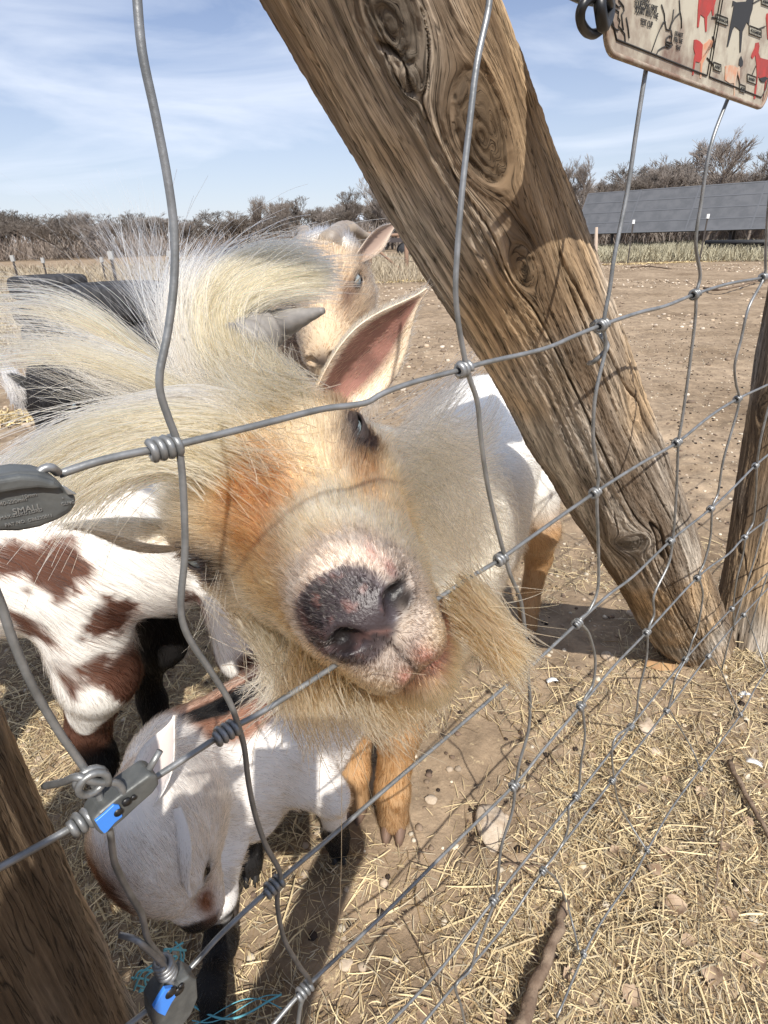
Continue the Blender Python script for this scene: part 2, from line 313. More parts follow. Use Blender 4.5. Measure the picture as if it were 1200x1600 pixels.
# straw and dead grass lying on the soil
def ribbons(P0, ang, ln, wd, lift, bend, col, tilt):
    n = len(P0); m = 4; t = np.linspace(-0.5, 0.5, m); d = np.c_[np.cos(ang), np.sin(ang), tilt]; d = nrm(d); s = np.c_[-np.sin(ang), np.cos(ang), rng.normal(0, 0.5, n)]; s = nrm(s)
    C_ = P0[:, None] + d[:, None] * (t[None, :, None] * ln[:, None, None]) + s[:, None] * ((t**2)[None, :, None] * (bend * ln)[:, None, None]); C_[..., 2] += lift[:, None] + ((0.25 - t**2)[None] * (np.abs(bend) * ln * 0.7)[:, None])
    w = wd[:, None, None] * np.array([0.7, 1, 1, 0.5])[None, :, None] * s[:, None]; V = np.stack([C_ - w, C_ + w], 2).reshape(-1, 3)
    b = (np.arange(n) * m * 2)[:, None] + (np.arange(m - 1) * 2)[None]; F = np.stack([b, b + 1, b + 3, b + 2], -1).reshape(-1, 4)
    return V, F, np.repeat(col, m * 2, 0)
M_straw = mat('dry_straw', (1, 1, 1), 0.6, 0, 0.25, attr='col')
def straw_density(x, y):
    P = np.c_[x, y, np.zeros_like(x)]; side = (FN[0] * x + FN[1] * y) - FC                    # >0: outside the pen (viewer's side)
    patch = sst(0.42, 0.6, fbm(P, 4.5, 3, 31)); near = sst(2.2, 0.9, np.hypot(x, y) * 1.0)
    out_ = sst(-0.26, 0.04, side); left = sst(0.05, -0.25, x) * sst(1.3, 0.8, y)
    return np.clip(out_ * (0.55 + 0.45 * patch) + 0.42 * patch * near + 0.45 * left + 0.04 * patch, 0, 1)
def scatter(n, x0, x1, y0, y1, f):
    x = rng.uniform(x0, x1, n); y = rng.uniform(y0, y1, n); k = rng.random(n) < f(x, y); return x[k], y[k]
x, y = scatter(330000, -1.0, 2.0, 0.28, 2.2, lambda x, y: straw_density(x, y) * sst(2.3, 0.7, np.hypot(x, y)) * (np.abs(x) < 0.35 + y * 0.9))
n = len(x); pale = np.array([0.64, 0.51, 0.30]); br = np.array([0.24, 0.165, 0.085]); gr = np.array([0.40, 0.34, 0.24])
k = rng.random((n, 1)); k2 = rng.random((n, 1)); col = np.where(k < 0.50, pale * (0.6 + 0.55 * k2), np.where(k < 0.78, br * (0.6 + 0.8 * k2), gr * (0.6 + 0.6 * k2)))
ln = rng.gamma(2.4, 0.0075, n) + 0.005; z = gh(x, y)
V, F, C = ribbons(np.c_[x, y, z], rng.uniform(0, 6.3, n), np.minimum(ln, 0.07), rng.uniform(0.00022, 0.0008, n), rng.gamma(1.5, 0.0026, n), rng.normal(0, 0.17, n), col, rng.normal(0, 0.22, n))
x, y = scatter(6000, -.9, 2.0, 0.28, 2.2, lambda x, y: straw_density(x, y) * sst(2.3, 0.7, np.hypot(x, y))); n2 = len(x)
V2, F2, C2 = ribbons(np.c_[x, y, gh(x, y)], rng.uniform(0, 6.3, n2), rng.uniform(.03, .085, n2), rng.uniform(0.0005, 0.0013, n2), rng.gamma(2.0, 0.004, n2), rng.normal(0, 0.10, n2), (pale * 1.05) * rng.uniform(.55, 1.1, (n2, 1)), rng.normal(0, 0.15, n2))
F = np.vstack([F, F2 + len(V)]); V = np.vstack([V, V2]); C = np.vstack([C, C2])
tag(mesh('straw_litter', V, F, M_straw, smooth=False, col=C), 'pale straw and dead grass littering the soil in front of the goats', 'straw', kind='stuff')
# short green shoots
x, y = scatter(70000, 0.15, 1.9, 0.35, 2.0, lambda x, y: sst(0.55, 0.66, fbm(np.c_[x, y, 0 * x], 6.5, 3, 77)) * sst(-0.15, 0.1, FN[0] * x + FN[1] * y - FC) * 0.9)
n = len(x); col = np.array([0.10, 0.19, 0.03]) * rng.uniform(0.6, 1.7, (n, 1)) + rng.uniform(0, 0.04, (n, 1))
V, F, C = ribbons(np.c_[x, y, gh(x, y)], rng.uniform(0, 6.3, n), rng.uniform(0.006, 0.02, n), rng.uniform(0.0005, 0.0013, n), np.full(n, 0.003), rng.normal(0, 0.3, n), col, rng.uniform(0.3, 1.5, n))
tag(mesh('green_grass_shoots', V, F, M_straw, smooth=False, col=C), 'thin green grass shoots coming up through the dead grass', 'grass', kind='stuff')
# crumbs of soil, droppings and grit in the pen
def lump(r, seed, flat=0.7, nu=7, nv=5):
    V = []; F = []
    for i in range(nv + 1):
        for j in range(nu):
            a = math.pi * i / nv; b = 2 * math.pi * j / nu; V.append((math.sin(a) * math.cos(b), math.sin(a) * math.sin(b), math.cos(a) * flat))
    V = np.array(V); V = V * (0.65 + 0.7 * vn(V, 1.4, seed))[:, None] * r
    F = [(i * nu + j, i * nu + (j + 1) % nu, (i + 1) * nu + (j + 1) % nu, (i + 1) * nu + j) for i in range(nv) for j in range(nu)]
    return V, np.array(F)
def crumbs(n, x0, x1, y0, y1, r0, r1, f, cols):
    x, y = scatter(n, x0, x1, y0, y1, f); n = len(x); base = [lump(1, k, 0.6, 6, 4) for k in range(8)]; Vs = []; Fs = []; Cs = []; o = 0; z = gh(x, y)
    for k in range(8):
        i = np.arange(n)[k::8]; V, F = base[k]; s = rng.uniform(r0, r1, len(i))**1.0; a = rng.uniform(0, 6.3, len(i)); ca, sa = np.cos(a), np.sin(a)
        R = V[None] * s[:, None, None]; W_ = np.stack([R[..., 0] * ca[:, None] - R[..., 1] * sa[:, None] + x[i][:, None], R[..., 0] * sa[:, None] + R[..., 1] * ca[:, None] + y[i][:, None], R[..., 2] + z[i][:, None] + s[:, None] * 0.15], -1)
        Vs.append(W_.reshape(-1, 3)); Fs.append((F[None] + (np.arange(len(i)) * len(V))[:, None, None] + o).reshape(-1, 4)); o += len(i) * len(V)
        c = np.array(cols)[rng.integers(0, len(cols), len(i))] * rng.uniform(0.7, 1.3, (len(i), 1)); Cs.append(np.repeat(c, len(V), 0))
    return np.vstack(Vs), np.vstack(Fs), np.vstack(Cs)
M_grit = mat('grit', (1, 1, 1), 0.95, 0, 0.1, attr='col')
V, F, C = crumbs(60000, -2.2, 4.5, 0.4, 7, 0.0012, 0.007, lambda x, y: sst(8, 1.0, np.hypot(x, y)) * 0.7, [(0.22, 0.165, 0.12), (0.14, 0.10, 0.075), (0.04, 0.03, 0.025), (0.36, 0.29, 0.22), (0.5, 0.44, 0.35)])
tag(mesh('soil_crumbs', V, F, M_grit, col=C), 'crumbs of soil, grit and droppings over the pen floor', 'grit', kind='stuff')
V, F, C = crumbs(40000, -14, 20, 2.5, 22, 0.006, 0.026, lambda x, y: 0.9 * sst(0.35, 0.6, fbm(np.c_[x, y * 2.5, 0 * x], 0.35, 3, 3)), [(0.25, 0.19, 0.14), (0.42, 0.33, 0.24), (0.16, 0.12, 0.09), (0.55, 0.47, 0.38)])
tag(mesh('clods', V, F, M_grit, col=C), 'clods and chips strewn over the far part of the dirt paddock', 'soil clods', kind='stuff')
# hay left in streaks out in the paddock
def streak(name, px, py, w, l, n, label):
    c = gnd(px, py); x = rng.normal(c[0], l, n); y = rng.normal(c[1], w, n) + (x - c[0]) * 0.05; col = np.array([0.66, 0.52, 0.28]) * rng.uniform(0.55, 1.15, (n, 1)); s = c[1] / 3
    V, F, C = ribbons(np.c_[x, y, gh(x, y)], rng.uniform(0, 6.3, n), rng.uniform(0.05, 0.12, n), rng.uniform(0.002, 0.004, n) * s**0.5, rng.gamma(2, 0.004, n), rng.normal(0, 0.3, n), col, rng.normal(0, 0.2, n))
    tag(mesh(name, V, F, M_straw, smooth=False, col=C), label, 'hay', kind='stuff')
streak('hay_streak', 640, 440, 0.10, 0.55, 1500, 'streak of yellow hay on the dirt right of the upright tan goat'); streak('hay_streak', 40, 655, 0.06, 0.16, 900, 'small heap of yellow hay at the left edge below the black goat ear'); streak('hay_streak', 1010, 412, 0.18, 1.5, 1600, 'rust tinted streak of hay far out between the brace and the panels')
# stones, litter, leaves and twigs one can count
M_stone = mat('pale_stone', (0.50, 0.42, 0.33), 0.9, 0, 0.2, noise=(35, (0.30, 0.22, 0.15), 0.4, 0.7), bump=(90, 0.6, 0.004)); M_stoneo = mat('ochre_stone', (0.42, 0.26, 0.13), 0.9, 0, 0.2, noise=(45, (0.25, 0.15, 0.09), 0.4, 0.7), bump=(90, 0.6, 0.004)); M_white = mat('white_scrap', (0.75, 0.76, 0.76), 0.6)
for i, (px, py, rx, ry, mm, lab) in enumerate([
    (768, 1290, .024, .035, M_stone, 'largest pale flat stone, standing between the wires right of the goat hoof'), (990, 959, .017, .010, M_stone, 'pale flat stone in the shade left of the brace foot'),
    (949, 1030, .013, .010, M_stone, 'round cream stone just left of the brace foot'), (1032, 1045, .030, .014, M_stoneo, 'flat ochre stone right below the foot of the brace'), (1008, 1137, .016, .014, M_stone, 'round whitish stone under the wire mesh below the brace foot'),
    (858, 783, .035, .018, M_stone, 'wide pinkish stone behind the fence beside the white goat flank'), (1027, 1170, .011, .008, M_stone, 'small grey stone beside the whitish stone'), (672, 1250, .009, .007, M_stone, 'small pale stone right beside the goat hoof'), (946, 765, .02, .008, M_stone, 'thin pale stone on the dirt behind the brace'), (540, 1500, .008, .006, M_stone, 'tiny pale stone at the bottom by the lower wires')]):
    c = gnd(px, py); V, F = lump(1, 40 + i, 0.8, 16, 12); V = V * [rx, ry * 1.3, min(rx, ry) * 0.7] + [c[0], c[1], gh(c[:1], c[1:2])[0] + 0.002]
    o = mesh('stone', V, F, mm); tag(o, lab, 'stone')
for px, py, a, lab in [(1162, 1087, 0.3, 'white plastic scrap on the grass at the right above the wires'), (1176, 1197, -0.5, 'pale curled scrap at the right edge below the white scrap'), (862, 1072, 0.2, 'blue grey scrap on the soil beside the beard tip')]:
    c = gnd(px, py); V = []; F = []
    for i in range(5):
        for j in range(3): V.append(rotz(np.array([(i - 2) * 0.006, (j - 1) * 0.005, 0.006 - 0.0009 * (i - 2)**2]), a) + [c[0], c[1], gh(c[:1], c[1:2])[0] + 0.002])
    F = [(i * 3 + j, (i + 1) * 3 + j, (i + 1) * 3 + j + 1, i * 3 + j + 1) for i in range(4) for j in range(2)]
    o = mesh('plastic_scrap', V, F, M_white); m_ = o.modifiers.new('s', 'SOLIDIFY'); m_.thickness = 0.0012; tag(o, lab, 'litter')
M_leaf = mat('dead_leaf', (0.26, 0.175, 0.115), 0.75, 0, 0.2, noise=(60, (0.40, 0.30, 0.21), 0.4, 0.6))
lf = [(1055, 1420, .030), (1000, 1235, .022), (1043, 1215, .018), (1040, 1338, .022), (1020, 1365, .02), (1095, 1240, .02), (1140, 1430, .022), (1165, 1290, .018), (925, 1180, .014), (1180, 1500, .03), (985, 1555, .024), (1110, 1530, .026), (890, 1530, .018), (780, 1585, .018), (1130, 1330, .016), (1075, 1475, .018), (660, 1585, .016), (550, 1475, .012), (960, 1330, .014), (1190, 1230, .02)]
leaf_names = ['largest tan dead leaf lying cupped in the straw at the lower right']
def leaf_mesh(seed):
    V = []; F = []; nI = 9
    for i in range(nI):
        t = i / (nI - 1); w = 0.42 * math.sin(math.pi * t**0.8)**0.8 * (1 + 0.18 * math.sin(t * 25 + seed)) + 0.01
        for s_ in (-1, -0.5, 0, 0.5, 1): V.append((t - 0.5, s_ * w, 0.22 * abs(s_)**1.5 * w * 2 + 0.10 * math.sin(t * 3 + seed)))
    return np.array(V), [(i * 5 + j, i * 5 + j + 1, (i + 1) * 5 + j + 1, (i + 1) * 5 + j) for i in range(nI - 1) for j in range(4)]
for i, (px, py, s_) in enumerate(lf):
    c = gnd(px, py); V, F = leaf_mesh(i * 1.7); V = V * s_; a = i * 2.1; V = np.array([rotz(v, a) for v in V]); V[:, 2] += V[:, 0] * 0.25; V += [c[0], c[1], gh(c[:1], c[1:2])[0] + 0.006]
    o = mesh('dead_leaf', V, F, M_leaf); tag(o, leaf_names[0] if i == 0 else 'small brown dead leaf caught in the straw right of the mesh', 'leaf', None if i == 0 else 'dead leaves in the straw')
M_bark = mat('bark', (0.13, 0.09, 0.065), 0.9, 0, 0.15, noise=(50, (0.24, 0.18, 0.13), 0.4, 0.65, (1, 1, 1)), bump=(150, 0.8, 0.003))
def twig(pts, r, label, name='stick', wob=0.003, n=7):
    P = catmull([gnd(px, py, 0.012 + dz) for px, py, dz in pts], n); P[1:-1] += rng.normal(0, wob, (len(P) - 2, 3)) * [1, 1, 0.3]
    mb = MB(); mb.tube(P, np.linspace(r, r * 0.6, len(P)) * (1 + 0.1 * np.sin(np.arange(len(P)) * 1.7)), 9); tag(mb.build(name, M_bark), label, 'stick')
twig([(812, 1615, 0), (835, 1545, 0.004), (865, 1470, 0.006), (886, 1408, 0.002)], 0.0085, 'thick grey brown stick on the straw at the bottom right of centre', wob=0.0012)
twig([(1118, 1395, 0), (1125, 1330, 0.02), (1130, 1270, 0.03), (1128, 1230, 0.03)], 0.0012, 'thin dark stalk standing in the grass near the right edge', 'stalk', 0.001)
twig([(785, 1350, 0.0), (830, 1353, 0.004), (868, 1350, 0.003)], 0.0016, 'thin red brown twig crossing below the mesh', 'twig', 0.001)
twig([(1140, 1190, 0.0), (1165, 1240, 0.006), (1195, 1295, 0.004), (1215, 1330, 0.0)], 0.0045, 'brown twig slanting off the right edge', 'twig', 0.001)
twig([(1100, 450, 0.02), (1130, 452, 0.06), (1180, 440, 0.04), (1230, 432, 0.02)], 0.018, 'dark fallen branch lying on the far dirt at the right', 'fallen_branch', 0.01)
twig([(1050, 405, 0.02), (1062, 400, 0.1), (1075, 393, 0.2)], 0.03, 'short dark branch standing out of the far dirt', 'fallen_branch', 0.01)
twig([(985, 418, 0.02), (1010, 416, 0.05), (1050, 420, 0.04)], 0.02, 'rusty fallen branch lying beyond the hay streak', 'fallen_branch', 0.01)
# ================================================================== timber
def cyl_hit(o_, d_, a, u, r):
    w = o_ - a; du = d_ - (d_ @ u) * u; wu = w - (w @ u) * u; A = du @ du; B = 2 * du @ wu; C_ = wu @ wu - r * r; D_ = B * B - 4 * A * C_
    t = (-B - math.sqrt(max(D_, 0))) / (2 * A); return o_ + t * d_
def log(name, A, B, ra, rb, knots, label, cat, dark=1.0, nu=360, nv=900, seed=0, crack=0.0055, sq=0.0, green=0.0, endcap=True):
    A = np.asarray(A, float); B = np.asarray(B, float); ax = B - A; Ln = np.linalg.norm(ax); u = ax / Ln
    e1 = nrm(np.cross(u, [0.3, 0.1, 1.0]) if abs(u[2]) < 0.9 else np.cross(u, [1.0, 0.2, 0])); 
    tocam = CAM - (A + B) / 2; e1 = nrm(-(tocam - (tocam @ u) * u)); e2 = np.cross(u, e1)          # seam away from the viewer
    K = []
    for (px, py, kr, ks, kd) in knots:
        rr = (ra + rb) / 2
        for _ in range(4):
            h = cyl_hit(CAM, ray(px, py), A, u, rr); v_ = (h - A) @ u; rr = ra + (rb - ra) * v_ / Ln
        w = h - A - v_ * u; K.append((math.atan2(w @ e2, w @ e1) % (2 * math.pi), v_, kr, ks, kd))
    th = np.linspace(0, 2 * math.pi, nu, endpoint=False); v = np.linspace(0, Ln, nv); TH, Vv = np.meshgrid(th, v); R0 = ra + (rb - ra) * Vv / Ln
    if sq: R0 = R0 / np.maximum(np.abs(np.cos(TH + .5)), np.abs(np.sin(TH + .5)))**sq
    arc = TH * R0; Rm = (ra + rb) / 2; s = arc.copy(); kn = np.zeros_like(s); rings = np.zeros_like(s); bulge = np.zeros_like(s)
    for (kt, kv, kr, ks, kd) in K:
        du = (TH - kt) * R0; dv = (Vv - kv) / ks; q = np.sqrt(du**2 + dv**2) + 1e-6; qn = q * (1 + 0.55 * (fbm(np.c_[du.ravel(), dv.ravel(), 0 * du.ravel()], 45, 3, seed).reshape(du.shape) - 0.5))
        s = s - du * np.minimum((kr / q)**2, 1.0) * 0.96; ins = sst(kr * 1.05, kr * 0.85, qn); kn = np.maximum(kn, ins * kd); kq = fbm(np.c_[du.ravel(), dv.ravel() * .6, 0 * du.ravel()], 160, 3, seed + 7).reshape(du.shape); rings = np.where(ins > 0.02, np.sin(qn / kr * 17 + 13 * (kq - .5)) * .55 + (kq - .5) * 2.2, rings)
        bulge += kr * 0.22 * np.exp(-(q / (kr * 1.5))**2) - kr * 0.10 * np.exp(-((qn - kr) / (kr * 0.10))**2) - 0.12 * kr * ins
    s = s + 0.010 * (fbm(np.c_[(np.cos(TH) * R0).ravel(), (np.sin(TH) * R0).ravel(), Vv.ravel() * 0.5], 6, 2, seed).reshape(s.shape) - 0.5)
    a = s / R0; cx_, sx_ = np.cos(a) * R0, np.sin(a) * R0
    def grain(fs, stretch, sd, o=3): return fbm(np.c_[(cx_ * fs).ravel(), (sx_ * fs).ravel(), (Vv * fs * stretch).ravel()], 1.0, o, seed + sd).reshape(s.shape)
    g1 = grain(70, 0.04, 1, 4); g2 = grain(330, 0.045, 5, 4); g3 = grain(22, 0.05, 9, 2); gc = grain(42, 0.05, 13, 2); g4 = grain(1300, 0.12, 21, 3)
    cr_ = np.exp(-((gc - 0.5) / 0.006)**2) * sst(0.5, 0.62, grain(9, 0.5, 17, 2)); cr2 = np.exp(-((g3 - 0.52) / 0.005)**2) * 0.8
    lowf = fbm(np.c_[(np.cos(TH) * R0).ravel(), (np.sin(TH) * R0).ravel(), Vv.ravel()], 7, 3, seed + 3).reshape(s.shape)
    H = (g1 - 0.5) * 0.0046 + (g2 - 0.5) * 0.0034 + (g4 - 0.5) * 0.0018 - crack * cr_ - crack * 0.9 * cr2 + (lowf - 0.5) * 0.010 + bulge + kn * rings * 0.0010
    R = R0 + H; P = A + Vv[..., None] * u + R[..., None] * (np.cos(TH)[..., None] * e1 + np.sin(TH)[..., None] * e2)
    tan = np.array([0.37, 0.262, 0.158]); grey = np.array([0.37, 0.32, 0.262]); dk = np.array([0.12, 0.078, 0.046])
    c = tan + (grey - tan) * sst(0.35, 0.65, lowf)[..., None]; c = c * (0.55 + 0.9 * sst(0.3, 0.7, g2))[..., None]; c = c + (dk - c) * (sst(0.50, 0.62, g3) * 0.75)[..., None]; c = c + (dk * 0.8 - c) * (sst(0.52, 0.66, g1) * 0.6)[..., None]
    c = c * (1 - 0.75 * np.clip(cr_ + cr2, 0, 1))[..., None]; c = c * (1 - 0.35 * kn * (0.5 + 0.5 * rings))[..., None] * (1 - 0.3 * kn)[..., None] * (0.85 + 0.3 * g4[..., None])
    if green: c = c + (np.array([0.13, 0.12, 0.05]) - c) * (green * sst(0.4, 0.6, lowf))[..., None]
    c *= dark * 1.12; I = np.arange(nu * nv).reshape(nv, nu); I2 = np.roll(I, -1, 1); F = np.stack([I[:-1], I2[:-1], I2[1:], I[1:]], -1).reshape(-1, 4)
    V = P.reshape(-1, 3); C_ = c.reshape(-1, 3)
    V = np.vstack([V, A[None], B[None]]); C_ = np.vstack([C_, dk[None], tan[None]]); nn = len(V)
    caps = [np.stack([np.full(nu, nn - 2), I[0], np.roll(I[0], 1), np.roll(I[0], 1)], -1), np.stack([np.full(nu, nn - 1), I[-1], np.roll(I[-1], -1), np.roll(I[-1], -1)], -1)]
    o = mesh(name, V, F, M_wood, col=C_); ga = o.data.attributes.new('grain', 'FLOAT_VECTOR', 'POINT'); gv = np.zeros((nn, 3), np.float32); gv[:nu * nv] = np.stack([cx_, sx_, Vv * .045 + kn * rings * .004], -1).reshape(-1, 3) + seed; gv[nu * nv:] = seed; ga.data.foreach_set('vector', gv.ravel())
    # end caps as a small separate fan in the same mesh: rebuild with bmesh
    import bmesh
    bm = bmesh.new(); bm.from_mesh(o.data); bm.verts.ensure_lookup_table()
    for ci, ring in ((nn - 2, I[0][::-1]), (nn - 1, I[-1])):
        for j in range(nu):
            try: f = bm.faces.new((bm.verts[int(ci)], bm.verts[int(ring[j])], bm.verts[int(ring[(j + 1) % nu])])); f.smooth = True
            except ValueError: pass
    bm.to_mesh(o.data); bm.free()
    return tag(o, label, cat)
bt = pt(600, 0, 0.31); bb = gnd(1083, 1000); dirb = nrm(bb - bt)
brace = log('brace_log', bb + dirb * 0.06, bt - dirb * 0.14, 0.078, 0.052, [(612, 28, .011, 2.0, 1), (756, 205, .0155, 2.1, 1), (985, 845, .016, 1.5, .8), (991, 640, .006, 2.5, .4), (640, 120, .005, 1.6, .6), (820, 420, .008, 2.5, .3)], 'thick weathered round timber brace slanting down behind the wire, with two big knots', 'brace post', seed=2, nv=1500, nu=460)
rp0 = gnd(1166, 992); rp1 = pt(1262, 430, 1.10); dr = nrm(rp1 - rp0)
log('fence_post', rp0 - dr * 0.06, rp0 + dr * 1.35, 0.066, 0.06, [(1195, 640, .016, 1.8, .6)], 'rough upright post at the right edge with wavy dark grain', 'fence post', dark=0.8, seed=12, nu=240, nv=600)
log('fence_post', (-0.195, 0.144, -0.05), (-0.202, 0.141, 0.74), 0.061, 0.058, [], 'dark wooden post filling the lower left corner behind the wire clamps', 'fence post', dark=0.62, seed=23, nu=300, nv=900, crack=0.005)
# ================================================================== fence
fence = thing('wire_fence', 'galvanised wire mesh fence with knotted joints running across in front of the goats', 'wire fence', (0.3, 0.52, 0.0))
WR = 0.0013
rows = {'A': [(92, 741), (150, 722), (205, 709), (265, 698), (285, 693), (400, 665), (500, 640), (545, 634), (575, 628), (600, 614), (650, 596), (726, 576), (760, 566), (850, 545), (900, 524), (943, 507), (1000, 488), (1040, 478), (1088, 459), (1140, 443), (1195, 433), (1240, 418)],
 'B': [(-30, 1370), (0, 1355), (100, 1300), (210, 1235), (300, 1178), (362, 1138), (410, 1112), (500, 1055), (600, 990), (700, 925), (740, 899), (784, 872), (850, 825), (932, 768), (1000, 725), (1060, 690), (1110, 650), (1155, 622), (1225, 588)],
 'C': [(190, 1610), (240, 1570), (300, 1510), (350, 1455), (436, 1376), (520, 1305), (600, 1235), (700, 1150), (790, 1072), (825, 1045), (904, 972), (950, 930), (990, 900), (1050, 843), (1113, 793), (1150, 758), (1183, 725), (1230, 686)],
 'D': [(415, 1615), (484, 1537), (600, 1428), (700, 1328), (805, 1225), (850, 1170), (910, 1100), (960, 1040), (1013, 985), (1092, 900), (1139, 865), (1166, 837), (1225, 790)],
 'E': [(600, 1608), (650, 1556), (700, 1500), (770, 1408), (840, 1320), (902, 1242), (988, 1132), (1073, 1027), (1146, 948), (1225, 868)],
 'F': [(640, 1625), (708, 1542), (790, 1445), (850, 1358), (959, 1216), (1044, 1107), (1109, 1022), (1164, 958), (1230, 885)]}
stays = [[(-40, 850), (0, 940), (20, 1000), (50, 1070), (90, 1140), (125, 1190), (141, 1215), (158, 1250), (172, 1300), (180, 1350), (205, 1400), (222, 1430), (232, 1470), (258, 1505), (272, 1545), (280, 1610)],
 [(210, -60), (213, -20), (222, 80), (243, 180), (262, 280), (272, 360), (272, 440), (262, 520), (250, 580), (251, 615), (264, 655), (279, 698), (286, 760), (289, 860), (283, 930), (285, 970), (300, 1005), (330, 1050), (358, 1095), (373, 1136), (382, 1170), (388, 1220), (398, 1270), (415, 1320), (437, 1362), (434, 1390), (434, 1420), (445, 1470), (468, 1510), (485, 1537), (470, 1570), (464, 1620)],
 [(770, -60), (766, -20), (762, 20), (745, 100), (733, 200), (722, 300), (714, 400), (712, 460), (717, 510), (726, 560), (734, 592), (746, 630), (752, 690), (762, 760), (778, 830), (789, 870), (798, 900), (814, 940), (822, 1000), (824, 1040), (828, 1090), (826, 1140), (812, 1190), (806, 1225), (800, 1270), (784, 1320), (778, 1370), (774, 1403), (765, 1430), (745, 1480), (735, 1515), (712, 1540), (720, 1570), (730, 1615)],
 [(1030, 0), (1010, 105), (995, 200), (980, 300), (960, 400), (953, 450), (943, 507), (946, 545), (930, 620), (927, 690), (935, 740), (933, 768), (933, 800), (935, 860), (934, 920), (920, 955), (906, 970), (920, 990), (930, 1030), (926, 1070), (911, 1099), (914, 1150), (908, 1190), (903, 1241), (889, 1262), (888, 1290), (878, 1320), (851, 1357)],
 [(1175, 60), (1137, 155), (1110, 230), (1095, 320), (1087, 380), (1094, 430), (1088, 459), (1086, 500), (1075, 590), (1065, 660), (1060, 690), (1058, 740), (1055, 800), (1051, 843), (1045, 880), (1022, 930), (1022, 960), (1013, 985), (1010, 1030), (998, 1080), (995, 1110), (988, 1132), (964, 1150), (956, 1175), (959, 1215)],
 [(1215, 200), (1200, 330), (1196, 400), (1194, 433), (1170, 480), (1158, 530), (1148, 570), (1150, 600), (1155, 622), (1150, 650), (1130, 720), (1122, 770), (1113, 793), (1110, 840), (1100, 880), (1092, 900), (1098, 930), (1090, 980), (1082, 1000), (1073, 1027), (1055, 1060), (1050, 1085), (1044, 1107)],
 [(1215, 590), (1200, 640), (1188, 690), (1183, 725), (1181, 770), (1177, 815), (1166, 837), (1160, 870), (1150, 910), (1146, 948), (1147, 985)]]
for k, pp in rows.items():
    Q = [fen(px, py) for px, py in pp]; dv = nrm((Q[-1] - Q[-4]) * [1, 1, .15]); Q += [Q[-1] + dv * .35, Q[-1] + dv * .9]; P = catmull(Q, 5)
    MB().tube(P, WR, 8).build('line_wire', M_wire, fence)
for pp in stays:
    P = catmull([fen(px, py, 0.0022) for px, py in pp], 5); MB().tube(P, WR * 0.97, 8).build('stay_wire', M_wire, fence)
fdir = np.array([FN[1] * -1, FN[0], 0.]); q0 = fen(1215, 590)      # the mesh goes on past the post, out of the picture
for k in range(1, 6):
    zz = np.linspace(1.02, .10, 14); b_ = q0 + fdir * .152 * k; MB().tube(catmull([np.array([b_[0], b_[1], z]) + fdir * .008 * math.sin(z * 21 + k) for z in zz], 4), WR, 8).build('stay_wire', M_wire, fence)
# loose bottom skirt: the lowest wire lies out on the grass
G = [gnd(px, py, 0.02) for px, py in [(870, 1590), (912, 1492), (940, 1440), (990, 1367), (1011, 1329), (1050, 1262), (1094, 1202), (1157, 1117), (1180, 1075), (1200, 1045), (1235, 995)]]
MB().tube(catmull(G, 5), WR, 8).build('line_wire', M_wire, fence)
def skirt(a, mids, b):
    P = [fen(*a)] + [fen(px, py) * (1 - t) + gnd(px, py, 0.02 + 0.08 * (1 - t)) * t for px, py, t in mids] + [gnd(*b, 0.022)]
    MB().tube(catmull(P, 5), WR * 0.95, 8).build('stay_wire', M_wire, fence)
skirt((851, 1358), [(870, 1375, .3), (885, 1410, .6), (895, 1445, .85)], (904, 1484)); skirt((959, 1216), [(965, 1250, .3), (980, 1280, .6)], (1011, 1329)); skirt((1044, 1107), [(1058, 1130, .3), (1080, 1168, .7)], (1094, 1202)); skirt((1109, 1022), [(1125, 1045, .3), (1140, 1080, .7)], (1157, 1117)); skirt((1164, 958), [(1175, 985, .4)], (1197, 1045))
def wrap(c, t, s, n, r=WR * 1.15, R=None, name='knot', turns=3.0, tail=True):
    """a stay wire coiled round the line wire: t along the line wire, s the normal"""
    t = nrm(t); s = nrm(s - (s @ t) * t); w = np.cross(t, s); R = R or WR * 2.2; a = np.linspace(0, turns * 2 * math.pi, int(14 * turns)); x = (a / a[-1] - 0.5) * turns * 2.05 * r
    P = c + x[:, None] * t + R * (np.cos(a)[:, None] * s + np.sin(a)[:, None] * w); return MB().tube(P, r, 8).build(name, M_wire, fence)
tA = nrm(fen(800, 560) - fen(265, 698)); up = np.array([0, 0, 1.])
def at(row, px):
    pp = rows[row]; xs = [p[0] for p in pp]; return np.interp(px, xs, [p[1] for p in pp])
for row, xs in {'A': [265, 726, 943, 1088, 1195], 'B': [142, 361, 784, 932, 1060, 1155], 'C': [267, 436, 904, 1050, 1113, 1183], 'D': [484, 805, 910, 1013, 1092, 1166], 'E': [774, 903, 988, 1073, 1146], 'F': [851, 959, 1044, 1109, 1164]}.items():
    for px in xs:
        py = at(row, px); t = nrm(fen(px + 12, at(row, px + 12)) - fen(px - 12, at(row, px - 12))); near = px < 500
        wrap(fen(px - (9 if near else 3), at(row, px - (9 if near else 3)), 0.001), t, up, 3, turns=3.5 if near else 2.3, r=WR * (1.0 if near else 1.1))
for q, t in ((gnd(912, 1491, .021), 1), (gnd(1011, 1329, .021), 1), (gnd(1094, 1202, .021), 1), (gnd(1157, 1117, .021), 1)): wrap(q, nrm(G[3] - G[1]), up, 2, turns=2)
# staple holding the mesh to the brace
c = fen(941, 512, -0.004); MB().tube(catmull([c + [-.004, 0, .004], c + [-.004, .008, .0], c + [.003, .009, -.006], c + [.004, -.002, -.012], c + [-.003, -.003, -.02], c + [-.002, .01, -.024]], 6), 0.0016, 8).build('staple', M_wire, fence)
